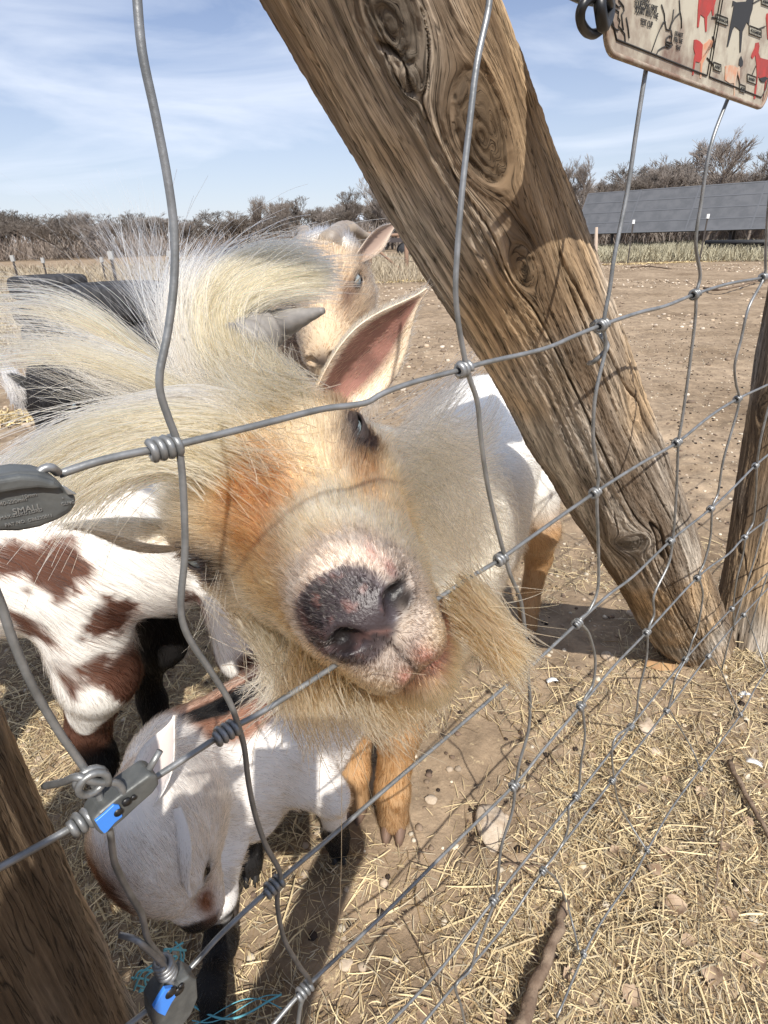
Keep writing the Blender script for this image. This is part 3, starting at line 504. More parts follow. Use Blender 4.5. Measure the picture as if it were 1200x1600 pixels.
# ties round the left post
MB().tube(catmull([fen(70, 1228, -.02), fen(98, 1222, -.006), fen(120, 1214, .004), fen(150, 1222, .006), fen(182, 1224, .006), fen(194, 1240, .006), fen(198, 1262, .004)], 7), WR * 1.05, 8).build('tie_wire', M_wire, fence)
cc = fen(141, 1217, .003); a = np.linspace(0, 2 * math.pi * 1.6, 24); e_ = np.array([FN[1], -FN[0], 0]); MB().tube(cc + 0.0045 * np.cos(a)[:, None] * e_ + 0.0045 * np.sin(a)[:, None] * up + np.linspace(0, .004, 24)[:, None] * FN, WR, 8).build('knot', M_wire, fence)
MB().tube([fen(228, 1212, .003), fen(237, 1195, .004), fen(250, 1173, .004)], WR, 8).build('wire_tail', M_wire, fence)
MB().tube(catmull([fen(188, 1461, -.006), fen(215, 1470, .002), fen(245, 1497, .004), fen(262, 1515, .004)], 6), WR, 8).build('tie_wire', M_wire, fence)
wrap(fen(258, 1512, .002), nrm(fen(270, 1540) - fen(250, 1495)), FN, 3, turns=4, r=WR, R=WR * 2.4)
MB().tube(catmull([fen(262, 1525, .004), fen(272, 1545, .006), fen(276, 1560, .005)], 6), WR * 1.1, 8).build('tie_wire', M_wire, fence)
# ------------------------------------------------------------------ wire clamps (each a thing)
def outline_solid(name, px_out, off, th, m, parent, bev=0.0008, local=None):
    P = [local(*p) if local else fen(*p, off) for p in px_out]; n = len(P); V = np.array(P + [p - FN * th for p in P])
    F = [tuple(range(n)), tuple(range(2 * n - 1, n - 1, -1))] + [(i, i + n, (i + 1) % n + n, (i + 1) % n) for i in range(n)]
    o = mesh(name, V, F, m, parent, smooth=False); bevel(o, bev, 3); return o
def text(body, px, py, size, m, parent, org, ex, ey, nz, name='lettering', ext=0.0002, bold=0.0, align='LEFT', wide=1.0):
    cu = bpy.data.curves.new(name, 'FONT'); cu.body = body; cu.size = size; cu.extrude = ext; cu.offset = bold; cu.align_x = align
    to = bpy.data.objects.new(name, cu); LINK(to); dg = bpy.context.evaluated_depsgraph_get(); me = bpy.data.meshes.new_from_object(to.evaluated_get(dg)); bpy.data.objects.remove(to)
    co = np.zeros(len(me.vertices) * 3, np.float32); me.vertices.foreach_get('co', co); co = co.reshape(-1, 3); W_ = org + co[:, :1] * wide * ex + co[:, 1:2] * ey + co[:, 2:] * nz
    me.vertices.foreach_set('co', W_.astype(np.float32).ravel()); me.materials.clear(); me.update(); return link(name, me, m, parent)
cl = thing('wire_clamp', 'large dark zinc wire clamp with raised SMALL lettering at the left edge', 'wire clamp', fen(50, 790, .004))
OUT = [(-60, 790), (-40, 760), (-10, 745), (30, 738), (62, 739), (88, 746), (97, 757), (106, 768), (122, 774), (120, 790), (112, 803), (92, 814), (62, 826), (30, 832), (-10, 832), (-50, 820)]
outline_solid('clamp_body', OUT, .010, .011, M_cast, cl, 0.0018)
rid = [(-60, 785), (-35, 763), (-5, 750), (32, 744), (62, 746), (86, 753), (98, 764), (84, 766), (60, 764), (30, 767), (0, 772), (-30, 785)]
outline_solid('clamp_ridge', rid, .0122, .004, M_cast, cl, 0.0016)
outline_solid('chipped_edge', [(97, 758), (108, 764), (122, 773), (106, 774), (101, 766)], .0112, .002, M_castl, cl, 0.0004)
MB().tube(catmull([fen(60, 741, .006), fen(68, 733, .006), fen(80, 731, .006), fen(90, 738, .004)], 6), WR, 8).build('wire_loop', M_wire, cl)
o0 = fen(0, 800, .0100); ex = nrm(fen(100, 780, .01) - o0); ey = nrm(up - (up @ ex) * ex); s_ = np.linalg.norm(fen(100, 787, .01) - fen(0, 787, .01)) / 100
for body, px, py, sz in (('10mm', 34, 779, 9), ('40-220mm', 0, 790, 9), ('SMALL', 20, 804, 15), ('MAX-250KG LOAD', 0, 812, 7.5), ('PAT NO. GB6220011', 8, 823, 8), ('GLNG', 96, 790, 8)):
    og = fen(px, py, .0102); text(body, px, py, sz * s_, M_castl, cl, og, ex, ey, FN, ext=0.00018, wide=1.05)
text('R', 97, 780, 5 * s_, M_castl, cl, fen(97, 780, .0102), ex, ey, FN)
def blue_clamp(label, C0, ang, body, blue, holes, fins=False):
    c = thing('wire_clamp', label, 'wire clamp', fen(*C0, .004)); outline_solid('clamp_body', body, .0075, .010, M_cast if not fins else M_wire, c, 0.0012); outline_solid('blue_tag', blue, .0083, .002, M_blue, c, 0.0003)
    for hx, hy, hr in holes:
        q = fen(hx, hy, .0078); n_ = nrm(FN); e1 = np.cross(n_, up); r = hr * np.linalg.norm(fen(hx + 10, hy, .0078) - q) / 10
        MB().tube([q, q + n_ * 0.0008], [r, r], 16).build('pin_hole', M_black, c)
    return c
blue_clamp('grey wire clamp with blue tag on the upper left tie', (195, 1260), 0, [(144, 1284), (156, 1270), (185, 1246), (205, 1232), (235, 1210), (247, 1212), (250, 1226), (240, 1240), (215, 1262), (196, 1280), (182, 1292), (166, 1303), (160, 1307), (152, 1300)], [(149, 1284), (163, 1272), (178, 1258), (187, 1259), (192, 1276), (180, 1286), (168, 1300), (163, 1303), (157, 1297)], [(184, 1268, 6), (197, 1252, 6), (208, 1245, 3.5)])
blue_clamp('grey wire clamp with blue tag at the bottom left by the post foot', (272, 1560), 0, [(238, 1578), (248, 1560), (262, 1545), (280, 1538), (296, 1526), (308, 1532), (310, 1560), (300, 1585), (285, 1605), (240, 1605)], [(240, 1576), (249, 1560), (258, 1546), (272, 1544), (278, 1553), (268, 1568), (258, 1588), (247, 1583)], [(266, 1550, 6), (279, 1547, 5), (282, 1540, 3)])
# blue twine tangled at the post foot
M_twine = mat('blue_twine', (0.10, 0.32, 0.38), 0.8)
tw = MB()
for k in range(7):
    P = [fen(205 + rng.uniform(0, 25) + t * 75 * rng.uniform(.7, 1.2), 1545 - t * 55 + 18 * math.sin(t * 5 + k), -.04 - .01 * k) for t in np.linspace(0, 1, 6)]; tw.tube(catmull(P, 5), 0.0006, 6)
tag(tw.build('twine', M_twine), 'frayed teal baling twine tangled beside the post foot', 'twine'); tw = MB()
for k in range(3):
    P = [gnd(300 + t * 140, 1570 + 22 * math.sin(t * 4 + k) + 6 * k, 0.03) for t in np.linspace(0, 1, 7)]; tw.tube(catmull(P, 5), 0.0012 if k == 0 else 0.0006, 6)
tag(tw.build('twine', M_twine), 'teal twine lying along the soil at the bottom edge under the kid', 'twine')
# ------------------------------------------------------------------ aged metal sign with milking and goat breeds
SO = 0.006
sBL, sBR = fen(940, 84, SO), fen(1193, 174, SO); ex = nrm(sBR - sBL); ey = nrm(np.cross(FN, ex)); ey = ey if ey[2] > 0 else -ey; Wd = np.linalg.norm(sBR - sBL); Hh = Wd * 0.68
sign = thing('metal_sign', 'rusty cream metal sign with milking sketches and goat breed silhouettes hung on the wire', 'sign', sBL)
def sloc(px, py, off=0.0):
    r = ray(px, py); P = CAM + r * ((FC + SO) / (FN @ r)); return np.array([(P - sBL) @ ex, (P - sBL) @ ey])
def sw(u, v, off): return sBL + u * ex + v * ey + off * FN
def plate(name, pts, o1, o0, m, bev=0.0):
    n = len(pts); V = np.array([sw(u, v, o1) for u, v in pts] + [sw(u, v, o0) for u, v in pts]); F = [tuple(range(n)), tuple(range(2 * n - 1, n - 1, -1))] + [(i, i + n, (i + 1) % n + n, (i + 1) % n) for i in range(n)]
    o = mesh(name, V, F, m, sign, smooth=False)
    if bev: bevel(o, bev, 2)
    return o
def rrect(u0, v0, u1, v1, r, n=6):
    o = []
    for cu_, cv, a0 in ((u1 - r, v1 - r, 0), (u0 + r, v1 - r, 90), (u0 + r, v0 + r, 180), (u1 - r, v0 + r, 270)):
        for i in range(n + 1): a = math.radians(a0 + 90 * i / n); o.append((cu_ + r * math.cos(a), cv + r * math.sin(a)))
    return o
M_sign = mat('aged_cream_enamel', (0.46, 0.42, 0.33), 0.55, 0.1, noise=(38, (0.17, 0.105, 0.075), 0.42, 0.66, (1, 1, 1)), bump=(300, 0.2, 0.0004)); M_ink = mat('black_ink', (0.02, 0.019, 0.018), 0.6); M_red = mat('red_print', (0.36, 0.035, 0.025), 0.6, noise=(90, (0.20, 0.04, 0.03), 0.45, 0.7)); M_orng = mat('faded_orange_print', (0.50, 0.23, 0.13), 0.6, noise=(120, (0.46, 0.36, 0.27), 0.4, 0.6)); M_lab = mat('label_cream', (0.38, 0.36, 0.29), 0.6)
M_rust = mat('rusty_rim', (0.22, 0.14, 0.10), 0.6, 0.2, noise=(120, (0.38, 0.32, 0.25), 0.4, 0.65))
plate('sign_plate', rrect(0, 0, Wd, Hh, 0.012), 0.0, -0.0012, M_sign, 0.0004)
def line(pts, w, name='printed_line', m=None, loc=False, off=0.0004):
    P = [sw(*(p if loc else (min(sloc(*p)[0], Wd - .006), min(sloc(*p)[1], Hh - .01))), off) for p in pts]; return MB().tube(P, w, 6).build(name, m or M_ink, sign)
line([(0.006, Hh - .01), (0.006, 0.013), (0.012, 0.007), (Wd * .525, .007)], .0004, loc=True); line([(Wd * .54, .007), (Wd - .012, .007), (Wd - .006, .013), (Wd - .006, Hh - .01)], .0004, loc=True)
line([(Wd * .525, .007), (Wd * .525, Hh - .01)], .0003, loc=True); line([(Wd * .54, .007), (Wd * .54, Hh - .01)], .0003, loc=True)
rim = rrect(0.0012, 0.0012, Wd - .0012, Hh - .0012, 0.011); rim.append(rim[0]); line(rim, .0012, 'rim', M_rust, True, .0002)
def shape(px_list, m, name='goat_silhouette', off=0.0003):
    c_ = [sloc(*p) for p in px_list]; c_ = [(min(u, Wd - .007), min(v, Hh - .012)) for u, v in c_]; return plate(name, c_, off, off - 0.00028, m)
    return plate(name, [tuple(sloc(*p)) for p in px_list], off, off - 0.00028, m)
# goat silhouettes: crop coordinates (1200x760 of the 300x190 corner) -> photo pixels
def cp(pts): return [(900 + x / 4, y / 4) for x, y in pts]
shape(cp([(765, 0), (760, 60), (755, 170), (764, 172), (775, 90), (800, 110), (806, 198), (814, 198), (818, 105), (845, 60), (850, 100), (858, 95), (862, 40), (872, 0), (860, -60), (850, -90), (890, -100), (880, -130), (850, -120), (835, -60), (775, -50)]), M_red)
shape(cp([(985, 30), (975, 90), (960, 170), (940, 292), (948, 292), (975, 190), (990, 165), (1020, 190), (1020, 328), (1028, 328), (1038, 200), (1065, 140), (1078, 160), (1085, 110), (1100, 60), (1108, 0), (1125, -60), (1100, -70), (1060, 10), (1000, 15), (978, 5), (972, 45)]), M_ink)
shape(cp([(735, 250), (732, 300), (742, 340), (735, 372), (724, 470), (731, 470), (745, 385), (770, 392), (782, 370), (790, 280), (775, 262), (752, 248)]), M_red); shape(cp([(790, 280), (783, 370), (775, 395), (772, 490), (780, 490), (788, 400), (808, 360), (830, 310), (850, 250), (862, 225), (862, 260), (848, 290), (845, 255), (832, 245), (815, 265)]), M_orng); shape(cp([(848, 228), (862, 225), (866, 300), (858, 312), (852, 270)]), M_ink)
shape(cp([(930, 415), (928, 500), (960, 522), (985, 520), (984, 600), (990, 600), (995, 510), (1010, 430), (985, 410), (950, 408)]), M_orng); shape(cp([(1014, 405), (1018, 370), (1030, 350), (1042, 385), (1040, 410), (1025, 420)]), M_ink); shape(cp([(1008, 425), (1020, 415), (1022, 440), (1018, 500), (1012, 500)]), M_orng)
shape(cp([(1092, 355), (1098, 335), (1115, 300), (1120, 270), (1140, 265), (1145, 290), (1138, 330), (1150, 362), (1200, 375), (1290, 380), (1290, 480), (1195, 480), (1190, 620), (1180, 640), (1175, 600), (1180, 510), (1150, 495), (1135, 480), (1128, 540), (1118, 618), (1108, 618), (1118, 540), (1128, 470), (1125, 400), (1118, 345), (1100, 370)]), M_red); shape(cp([(1140, 490), (1180, 480), (1192, 490), (1175, 515), (1155, 512)]), M_ink, off=.0006)
shape(cp([(1185, 110), (1190, 85), (1220, 80), (1230, 250), (1195, 245), (1190, 180)]), M_red)
def label(body, x, y, w, h, rot=0.0):
    a = [(x, y), (x + w, y + w * .38), (x + w, y + w * .38 + h), (x, y + h)]; shape(cp(a), M_lab, 'name_label', 0.0003); q = cp(a); q.append(q[0]); line(q, .00022, off=.0006)
    u, v = sloc(*cp([(x + 5, y + h - 8)])[0]); sz = abs(sloc(*cp([(x, y)])[0])[1] - sloc(*cp([(x, y + h)])[0])[1]) * .72
    wd = abs(sloc(*cp([(x + w, y)])[0])[0] - sloc(*cp([(x, y)])[0])[0]); e2 = nrm((fen(*cp([(x + w, y + w * .38)])[0], SO) - fen(*cp([(x, y)])[0], SO))); text(body, 0, 0, sz, M_ink, sign, sw(u, v, .0007), e2, ey, FN, ext=.0001, wide=min(1.2, 0.9 * wd / (sz * 0.62 * max(len(body), 1))))
label('LA MANCHA', 870, 88, 72, 48); label('TOGGENBURG', 1078, 160, 74, 50); label('ALPINE', 854, 388, 46, 46); label('SAANEN', 1066, 462, 54, 46); label('BOER', 1018, 526, 34, 44); label('NUBIAN', 1155, -20, 60, 46)
for a, b in (((845, 110), (872, 112)), ((1100, 22), (1155, -8)), ((1128, 184), (1180, 165)), ((815, 362), (856, 408)), ((1096, 470), (1122, 410)), ((1020, 525), (1008, 470))): line(cp([a, b]), .0003)
for i, (b, x, y) in enumerate((('FINGERS', 385, -25), ('SQUEEZING FIRST', 360, 12), ('SQUIRT INTO THE', 362, 55), ('TEST CUP', 396, 130), ('DO NOT', 612, 200), ('PULL THE', 606, 236), ('TEAT', 618, 286))):
    p0 = cp([(x, y + 24)])[0]; p1 = cp([(x + 100, y + 22 + 33)])[0]; u, v = sloc(*p0); sz = (0.0036 if i < 4 else 0.0030); text(b, 0, 0, sz, M_ink, sign, sw(u, v, .0004), nrm(fen(*p1, SO) - fen(*p0, SO)), ey, FN, ext=.0001, wide=0.85)
for pl in ([(225, 10), (240, 60), (262, 75), (258, 110), (270, 130), (262, 165), (280, 185), (300, 215), (303, 265)], [(262, 0), (292, 40), (296, 70), (280, 90), (285, 140), (292, 190)], [(218, 110), (220, 160), (245, 185), (262, 190)], [(310, 110), (322, 180), (328, 240)], [(235, 20), (258, 45), (275, 40)], [(530, 30), (548, 90), (550, 130), (560, 185), (585, 190), (590, 160), (615, 110), (645, 80)], [(538, 145), (505, 220), (468, 325)], [(555, 140), (540, 140), (532, 170)], [(642, 0), (645, 70), (655, 120), (655, 180)], [(590, 190), (596, 225), (590, 262), (598, 285), (575, 300), (556, 290), (560, 240), (578, 225), (590, 232)], [(556, 290), (535, 298), (510, 315), (496, 350)], [(565, 262), (590, 272)], [(560, 276), (585, 288)], [(606, 60), (600, 120), (578, 185)]):
    line(cp(pl), .0003)
# black cable tie looped through the sign's corner hole and the wire above it
tie = MB(); P = [fen(x, y, SO + o_) for x, y, o_ in ((945, -8, .003), (920, -2, .004), (908, 15, .003), (908, 36, 0), (920, 52, -.004), (935, 50, -.006), (948, 30, -.004), (952, 5, .004), (945, -12, .006))]
tie.tube(catmull(P, 6), 0.0021, 8); tag(tie.build('cable_tie', M_black), 'thick black cable tie holding the sign corner to the wire', 'cable tie')
tie2 = MB(); P = [fen(x, y, SO + o_) for x, y, o_ in ((936, -10, .004), (938, 15, .006), (943, 40, .004), (951, 20, .002), (950, -12, -.004), (943, -18, .0))]; tie2.tube(catmull(P, 5), 0.0028, 8).build('cable_tie', M_black)
tag(bpy.data.objects['cable_tie.001'], 'second black cable tie looped through the hole at the sign corner', 'cable tie')
MB().tube([fen(840, -30, .001), fen(905, 0, .001), fen(935, 6, .001), fen(1230, 60, .001)], WR * 1.1, 8).build('line_wire', M_wire, fence)
# ================================================================== background
M_bt = mat('bare_twigs', (0.27, 0.235, 0.21), 0.9, 0, 0.1); M_bt2 = mat('dark_twigs', (0.18, 0.155, 0.135), 0.9, 0, 0.1)
def bare_tree(h, spread, depth, seed, twig=0.012):
    R = random.Random(seed); trunk = []; br = []
    def seg(p, d, l, r, k):
        q = p + d * l * 0.5 + np.array([R.gauss(0, .04), R.gauss(0, .04), 0]) * l; e = q + nrm(d + np.array([R.gauss(0, .15), R.gauss(0, .15), .05])) * l * 0.5
        (trunk if k < 2 else br).append((p, q, r, r * .85)); (trunk if k < 2 else br).append((q, e, r * .85, r * .7))
        if k >= depth: return
        nb = R.choice((3, 3, 4)) if k > 0 else R.choice((3, 4, 5))
        for i in range(nb):
            a = R.uniform(0, 6.28); s_ = R.uniform(.35, .95) * spread; nd = nrm(d + s_ * np.array([math.cos(a), math.sin(a), R.uniform(-.15, .35)]) + np.array([0, 0, .12])); st = p + (e - p) * R.uniform(.45, 1.0) if i < nb - 1 else e
            seg(st, nd, l * R.uniform(.58, .82), max(r * R.uniform(.5, .68), twig), k + 1)
    seg(np.zeros(3), nrm(np.array([R.gauss(0, .08), R.gauss(0, .08), 1])), h * .30, h * .022, 0)
    def pack(S_):
        n = len(S_); A = np.array([s[0] for s in S_]); B = np.array([s[1] for s in S_]); ra = np.array([s[2] for s in S_]); rb = np.array([s[3] for s in S_]); d = nrm(B - A); u = nrm(np.cross(d, [.3, .2, .9])); w = np.cross(d, u); V = []
        for P_, r_ in ((A, ra), (B, rb)):
            for k in range(3): a = k * 2.0944; V.append(P_ + r_[:, None] * (math.cos(a) * u + math.sin(a) * w))
        V = np.stack(V, 1).reshape(-1, 3); b = (np.arange(n) * 6)[:, None]; return V, np.concatenate([b + np.array([[i, (i + 1) % 3, 3 + (i + 1) % 3, 3 + i]]) for i in range(3)], 0)
    return pack(trunk), pack(br)
protos = []
for i, (h, s_, dp) in enumerate(((8, .95, 7), (7, 1.1, 7), (9, .8, 7), (5, 1.3, 6))):
    (tv, tf), (bv, bf) = bare_tree(h, s_, dp, 5 + i, 0.011); t = bpy.data.objects.new('bare_tree', None); LINK(t); tr = mesh('trunk', tv, tf, M_bt2, None, False); cr_ = mesh('branches', bv, bf, M_bt if i % 2 == 0 else M_bt2, None, False); tr.parent = t; cr_.parent = t; protos.append((t, tr, cr_, bv[:, 2].max()))
used = set()
def tree(i, px, base_d, top_py, wid=1.0, rz=0.0, label='', group=None):
    t, tr, cr_, hh = protos[i]
    if i in used: t2 = t.copy(); LINK(t2); [(lambda c: (LINK(c), setattr(c, 'parent', t2)))(c_.copy()) for c_ in (tr, cr_)]; t = t2
    used.add(i); r = ray(px, 380); r = r / math.hypot(r[0], r[1]); p = r * base_d; zt = CAM[2]; rr = ray(px, top_py); zt = CAM[2] + rr[2] / math.hypot(rr[0], rr[1]) * base_d
    s = zt / hh; t.location = (p[0], p[1], -0.05); t.scale = (s * wid, s * wid, s); t.rotation_euler = (0, 0, rz); tag(t, label, 'tree', group)
R = random.Random(3)
tree(0, 1100, 34, 200, 1.0, .3, 'tallest bare tree behind the right half of the solar panels'); tree(1, 1165, 36, 222, 1.1, 1.9, 'broad bare tree behind the panels at the right edge'); tree(2, 896, 32, 240, .9, 2.2, 'slim bare tree right beside the edge of the slanting brace'); tree(0, 1040, 37, 250, 1.1, 4.0, 'bare tree left of the tallest one behind the panels')
tree(2, 590, 52, 272, 1.2, .5, 'tallest bare tree left of the slanting brace, behind the goat ear'); tree(1, 535, 55, 290, 1.0, 2.5, 'rounded bare tree above the curled goat horn'); tree(2, 408, 50, 302, .8, 4.4, 'narrow bare tree above the middle of the goat hair tuft'); tree(0, 440, 56, 306, .8, 1.0, 'second narrow bare tree right of the first above the hair tuft')
for k in range(46):
    px = -60 + k * 15.5 + R.uniform(-6, 6); ty = 343 - 22 * sst(350, 520, px) - R.uniform(0, 18) + 6 * math.sin(k * .9)
    tree(R.choice((0, 1, 2, 3)), px, R.uniform(55, 75), ty, R.uniform(1.1, 1.8), R.uniform(0, 6), 'low bare tree in the brown treeline along the left horizon', 'bare trees of the left treeline')
for k in range(22):
    px = 600 + k * 13 + R.uniform(-5, 5); tree(R.choice((0, 1, 2, 3)), px, R.uniform(46, 60), 318 - R.uniform(-5, 24), R.uniform(1.0, 1.6), R.uniform(0, 6), 'bare tree in the line behind the slanting brace', 'bare trees behind the brace')
for k in range(20):
    px = 860 + k * 21 + R.uniform(-8, 8); ty = 262 - R.uniform(-8, 30) + (0 if px > 980 else 18)
    tree(R.choice((0, 1, 3)), px, R.uniform(36, 48), ty, R.uniform(1.0, 1.5), R.uniform(0, 6), 'bare grey brown tree in the thicket behind the solar panels', 'bare trees behind the solar panels')
# thicket of brush that reads as one mass
def brush(name, x0, x1, d0, d1, h, n, label, colr):
    px = rng.uniform(x0, x1, n); d = rng.uniform(d0, d1, n); r = np.array([ray(p, 380)[:2] for p in px]); r = r / np.linalg.norm(r, axis=1)[:, None] * d[:, None]; H = h * rng.uniform(.3, 1, n) ** 1.3 * (0.35 + 1.2 * fbm(np.c_[r, 0 * d], .25, 3, 4)); A = np.c_[r, rng.uniform(0, .5, n) * H]; B = A + np.c_[rng.normal(0, .35, (n, 2)) * H[:, None], H - A[:, 2]]; M_ = (A + B) / 2 + rng.normal(0, .1, (n, 3)) * H[:, None]; w = 0.003 + 0.00028 * d; V = []
    for P_, f in ((A, 1), (M_, .8), (B, .3)):
        s_ = np.c_[r[:, 1], -r[:, 0], 0 * d]; s_ = nrm(s_) * (w * f)[:, None]; V += [P_ - s_, P_ + s_]
    V = np.stack(V, 1).reshape(-1, 3); b = (np.arange(n) * 6)[:, None]; F = np.concatenate([b + np.array([[0, 1, 3, 2]]), b + np.array([[2, 3, 5, 4]])], 0); c = np.array(colr) * rng.uniform(.5, 1.5, (n, 1))
    tag(mesh(name, V, F, M_straw, None, False, np.repeat(c, 6, 0)), label, 'brush', kind='stuff')
brush('thicket', -160, 880, 58, 80, 2.5, 18000, 'dense brown thicket along the left horizon', (0.19, 0.155, 0.13)); brush('thicket', 840, 1330, 38, 50, 3.0, 15000, 'dense grey brown thicket behind the solar panels', (0.24, 0.205, 0.18))
brush('weeds', -150, 880, 12, 26, 0.42, 26000, 'dry weeds along the far side of the paddock on the left', (0.30, 0.25, 0.18)); brush('weeds', 860, 1320, 20, 27, 0.5, 22000, 'dry grass strip under the solar panels', (0.33, 0.30, 0.21)); brush('weeds', -60, 360, 5.5, 12, 0.25, 2500, 'sparse pale stalks around the tyre stacks', (0.42, 0.36, 0.25))
# solar array
def hz(px, d): r = ray(px, 380); r = r / math.hypot(r[0], r[1]); return r * d
def zat(px, py, d): r = ray(px, py); return CAM[2] + r[2] / math.hypot(r[0], r[1]) * d
a0 = hz(896, 26); a1 = hz(1330, 24.0); b0z = zat(896, 366, 26); b1z = b0z; dirx = nrm(np.array([a1[0] - a0[0], a1[1] - a0[1], 0])); back = np.array([-dirx[1], dirx[0], 0]); Lp = np.hypot(*(a1 - a0)[:2]) + 6
tz = 0.62; up2 = nrm(np.array([0, 0, 1.0]) * .82 + back * .57); Wp = 1.40 / .82
sol = thing('solar_array', 'long row of dark tilted solar panels standing across the far right of the paddock', 'solar panels', (a0[0], a0[1], 0)); M_pv = mat('dark_solar_glass', (0.085, 0.088, 0.095), 0.45, 0.0, 0.5, noise=(3, (0.11, 0.112, 0.12), .4, .6)); M_fr = mat('aluminium_frame', (0.12, 0.124, 0.135), .5, .2); M_st = mat('dark_steel', (0.06, 0.05, 0.045), .7, .3)
org = np.array([a0[0], a0[1], b0z]); npn = int(Lp / 2.0); nz = nrm(np.cross(dirx, up2))
for i in range(npn):
    for j in range(4):
        c = org + dirx * (1.0 + i * 2.0) + up2 * (Wp / 4 * (j + .5)); MB().box(c, dirx * .985, up2 * (Wp / 8 - .012), nz * .018).build('solar_panel', M_pv, sol, False)
fr = MB()
for j in range(5): fr.box(org + dirx * Lp / 2 + up2 * (Wp / 4 * j) - nz * .0, dirx * Lp / 2, up2 * .02, nz * .026)
for i in range(npn + 1): fr.box(org + dirx * (i * 2.0) + up2 * Wp / 2, dirx * .025, up2 * Wp / 2, nz * .0275)
fr.build('panel_frame', M_fr, sol, False)
for i in range(0, npn, 2):
    q = org + dirx * (1.4 + i * 2.0); 
    for off in (.25, .8): p = q + back * off; zt = b0z + off / .57 * .82; MB().tube([(p[0], p[1], -.1), (p[0], p[1], zt - .06)], .05, 8).build('support_post', M_st, sol)
M_cap = mat('grey_cap', (.36, .36, .35), .7)
def t_post(px, d, top, label, capm=M_white, name='t_post', base=True):
    p = hz(px, d); z = zat(px, top, d); t = thing(name, label, 'fence post', (p[0], p[1], 0)); w = .018 if d > 8 else .012; mb = MB(); mb.box((p[0], p[1], z / 2 - .1), (w, 0, 0), (0, .004, 0), (0, 0, z / 2)); mb.box((p[0], p[1] + .014, z / 2 - .1), (.005, 0, 0), (0, .012, 0), (0, 0, z / 2)); mb.build('stem', M_st, t, False); MB().box((p[0], p[1], z - .06), (w * 1.7, 0, 0), (0, .022, 0), (0, 0, 0.05)).build('cap', M_cap if d < 16 else capm, t, False)
t_post(985, 19, 343, 'metal fence post with white cap in front of the panels, left of the pair'); t_post(1098, 18, 334, 'metal fence post with white cap in front of the panels, right of the pair'); t_post(13, 13, 398, 'pale fence post at the far left edge of the paddock'); t_post(60, 15, 402, 'white topped post beyond the left tyre stack'); t_post(169, 9, 391, 'tallest white capped post standing behind the tyre stack'); t_post(153, 15, 401, 'short white capped post left of the tallest one'); t_post(261, 12, 391, 'white capped post just left of the tall near wire')
p = hz(931, 17); mb = MB(); mb.tube([(p[0], p[1], -.1), (p[0] + .02, p[1], .4), (p[0] - .03, p[1], zat(931, 355, 17))], [.06, .05, .035], 8); tag(mb.build('wooden_stake', mat('pale_stake', (0.42, 0.33, 0.26), .9)), 'pale weathered stake standing next to the brace, before the panels', 'stake')
pile = MB(); M_dk = mat('black_pipe', (0.02, 0.02, 0.022), .6)
for i in range(9): q = hz(1105 + R.uniform(-4, 4), 21.5); a = R.uniform(-.15, .15); pile.tube([q[:3] * [1, 1, 0] + [0, 0, .08 + .05 * i], q * [1, 1, 0] + dirx * 2.1 + [0, a, .10 + .045 * i]], .07, 8)
tag(pile.build('pipe_pile', M_dk), 'heap of black pipes lying under the solar panels at the right', 'pipes')
# far wooden rail corner and trailer, between the upright goat's ear and the brace
wf = thing('wooden_fence_corner', 'far brown wooden fence corner with a slanting brace beside the goat ear', 'fence', hz(640, 15) * [1, 1, 0]); M_fw = mat('far_timber', (0.25, 0.16, 0.11), .9)
for px in (577, 635): q = hz(px, 15); MB().tube([(q[0], q[1], -.1), (q[0], q[1], 0.98)], .05, 8).build('post', M_fw, wf)
q0, q1 = hz(577, 15), hz(635, 15); MB().tube([(q0[0], q0[1], .9), (q1[0], q1[1], .9)], .035, 8).build('rail', M_fw, wf); MB().tube([(q0[0], q0[1], .75), (q1[0] - .03, q1[1], .05)], .03, 8).build('diagonal', M_fw, wf); q2 = hz(700, 15.5); mbw = MB()
for zz in (.15, .32, .5, .68, .85): mbw.tube([(q1[0], q1[1], zz), (q2[0], q2[1], zz)], .006, 5)
mbw.build('wire', M_st, wf)
tr = thing('farm_trailer', 'low dark flatbed trailer parked far off between the goat ear and the brace', 'trailer', hz(645, 30) * [1, 1, 0]); q = hz(648, 30); MB().box((q[0], q[1], .78), (1.9, 0, 0), (0, .8, 0), (0, 0, .09)).build('deck', mat('dark_trailer_steel', (.05, .04, .04), .6), tr, False); M_ty = mat('tyre_rubber', (0.022, 0.022, 0.024), .75, 0, .35, noise=(25, (0.045, 0.045, 0.05), .4, .7), bump=(120, .3, .003))
for dx in (-.5, .4):
    for dy in (-.8, .8): MB().tube([(q[0] + dx, q[1] + dy - .1, .33), (q[0] + dx, q[1] + dy + .1, .33)], .33, 16).build('wheel', M_ty, tr)
for dx in (-1.6, -.8, 0, .8, 1.6): MB().box((q[0] + dx, q[1], .98), (.04, 0, 0), (0, .75, 0), (0, 0, .12)).build('stake', M_fw, tr, False)
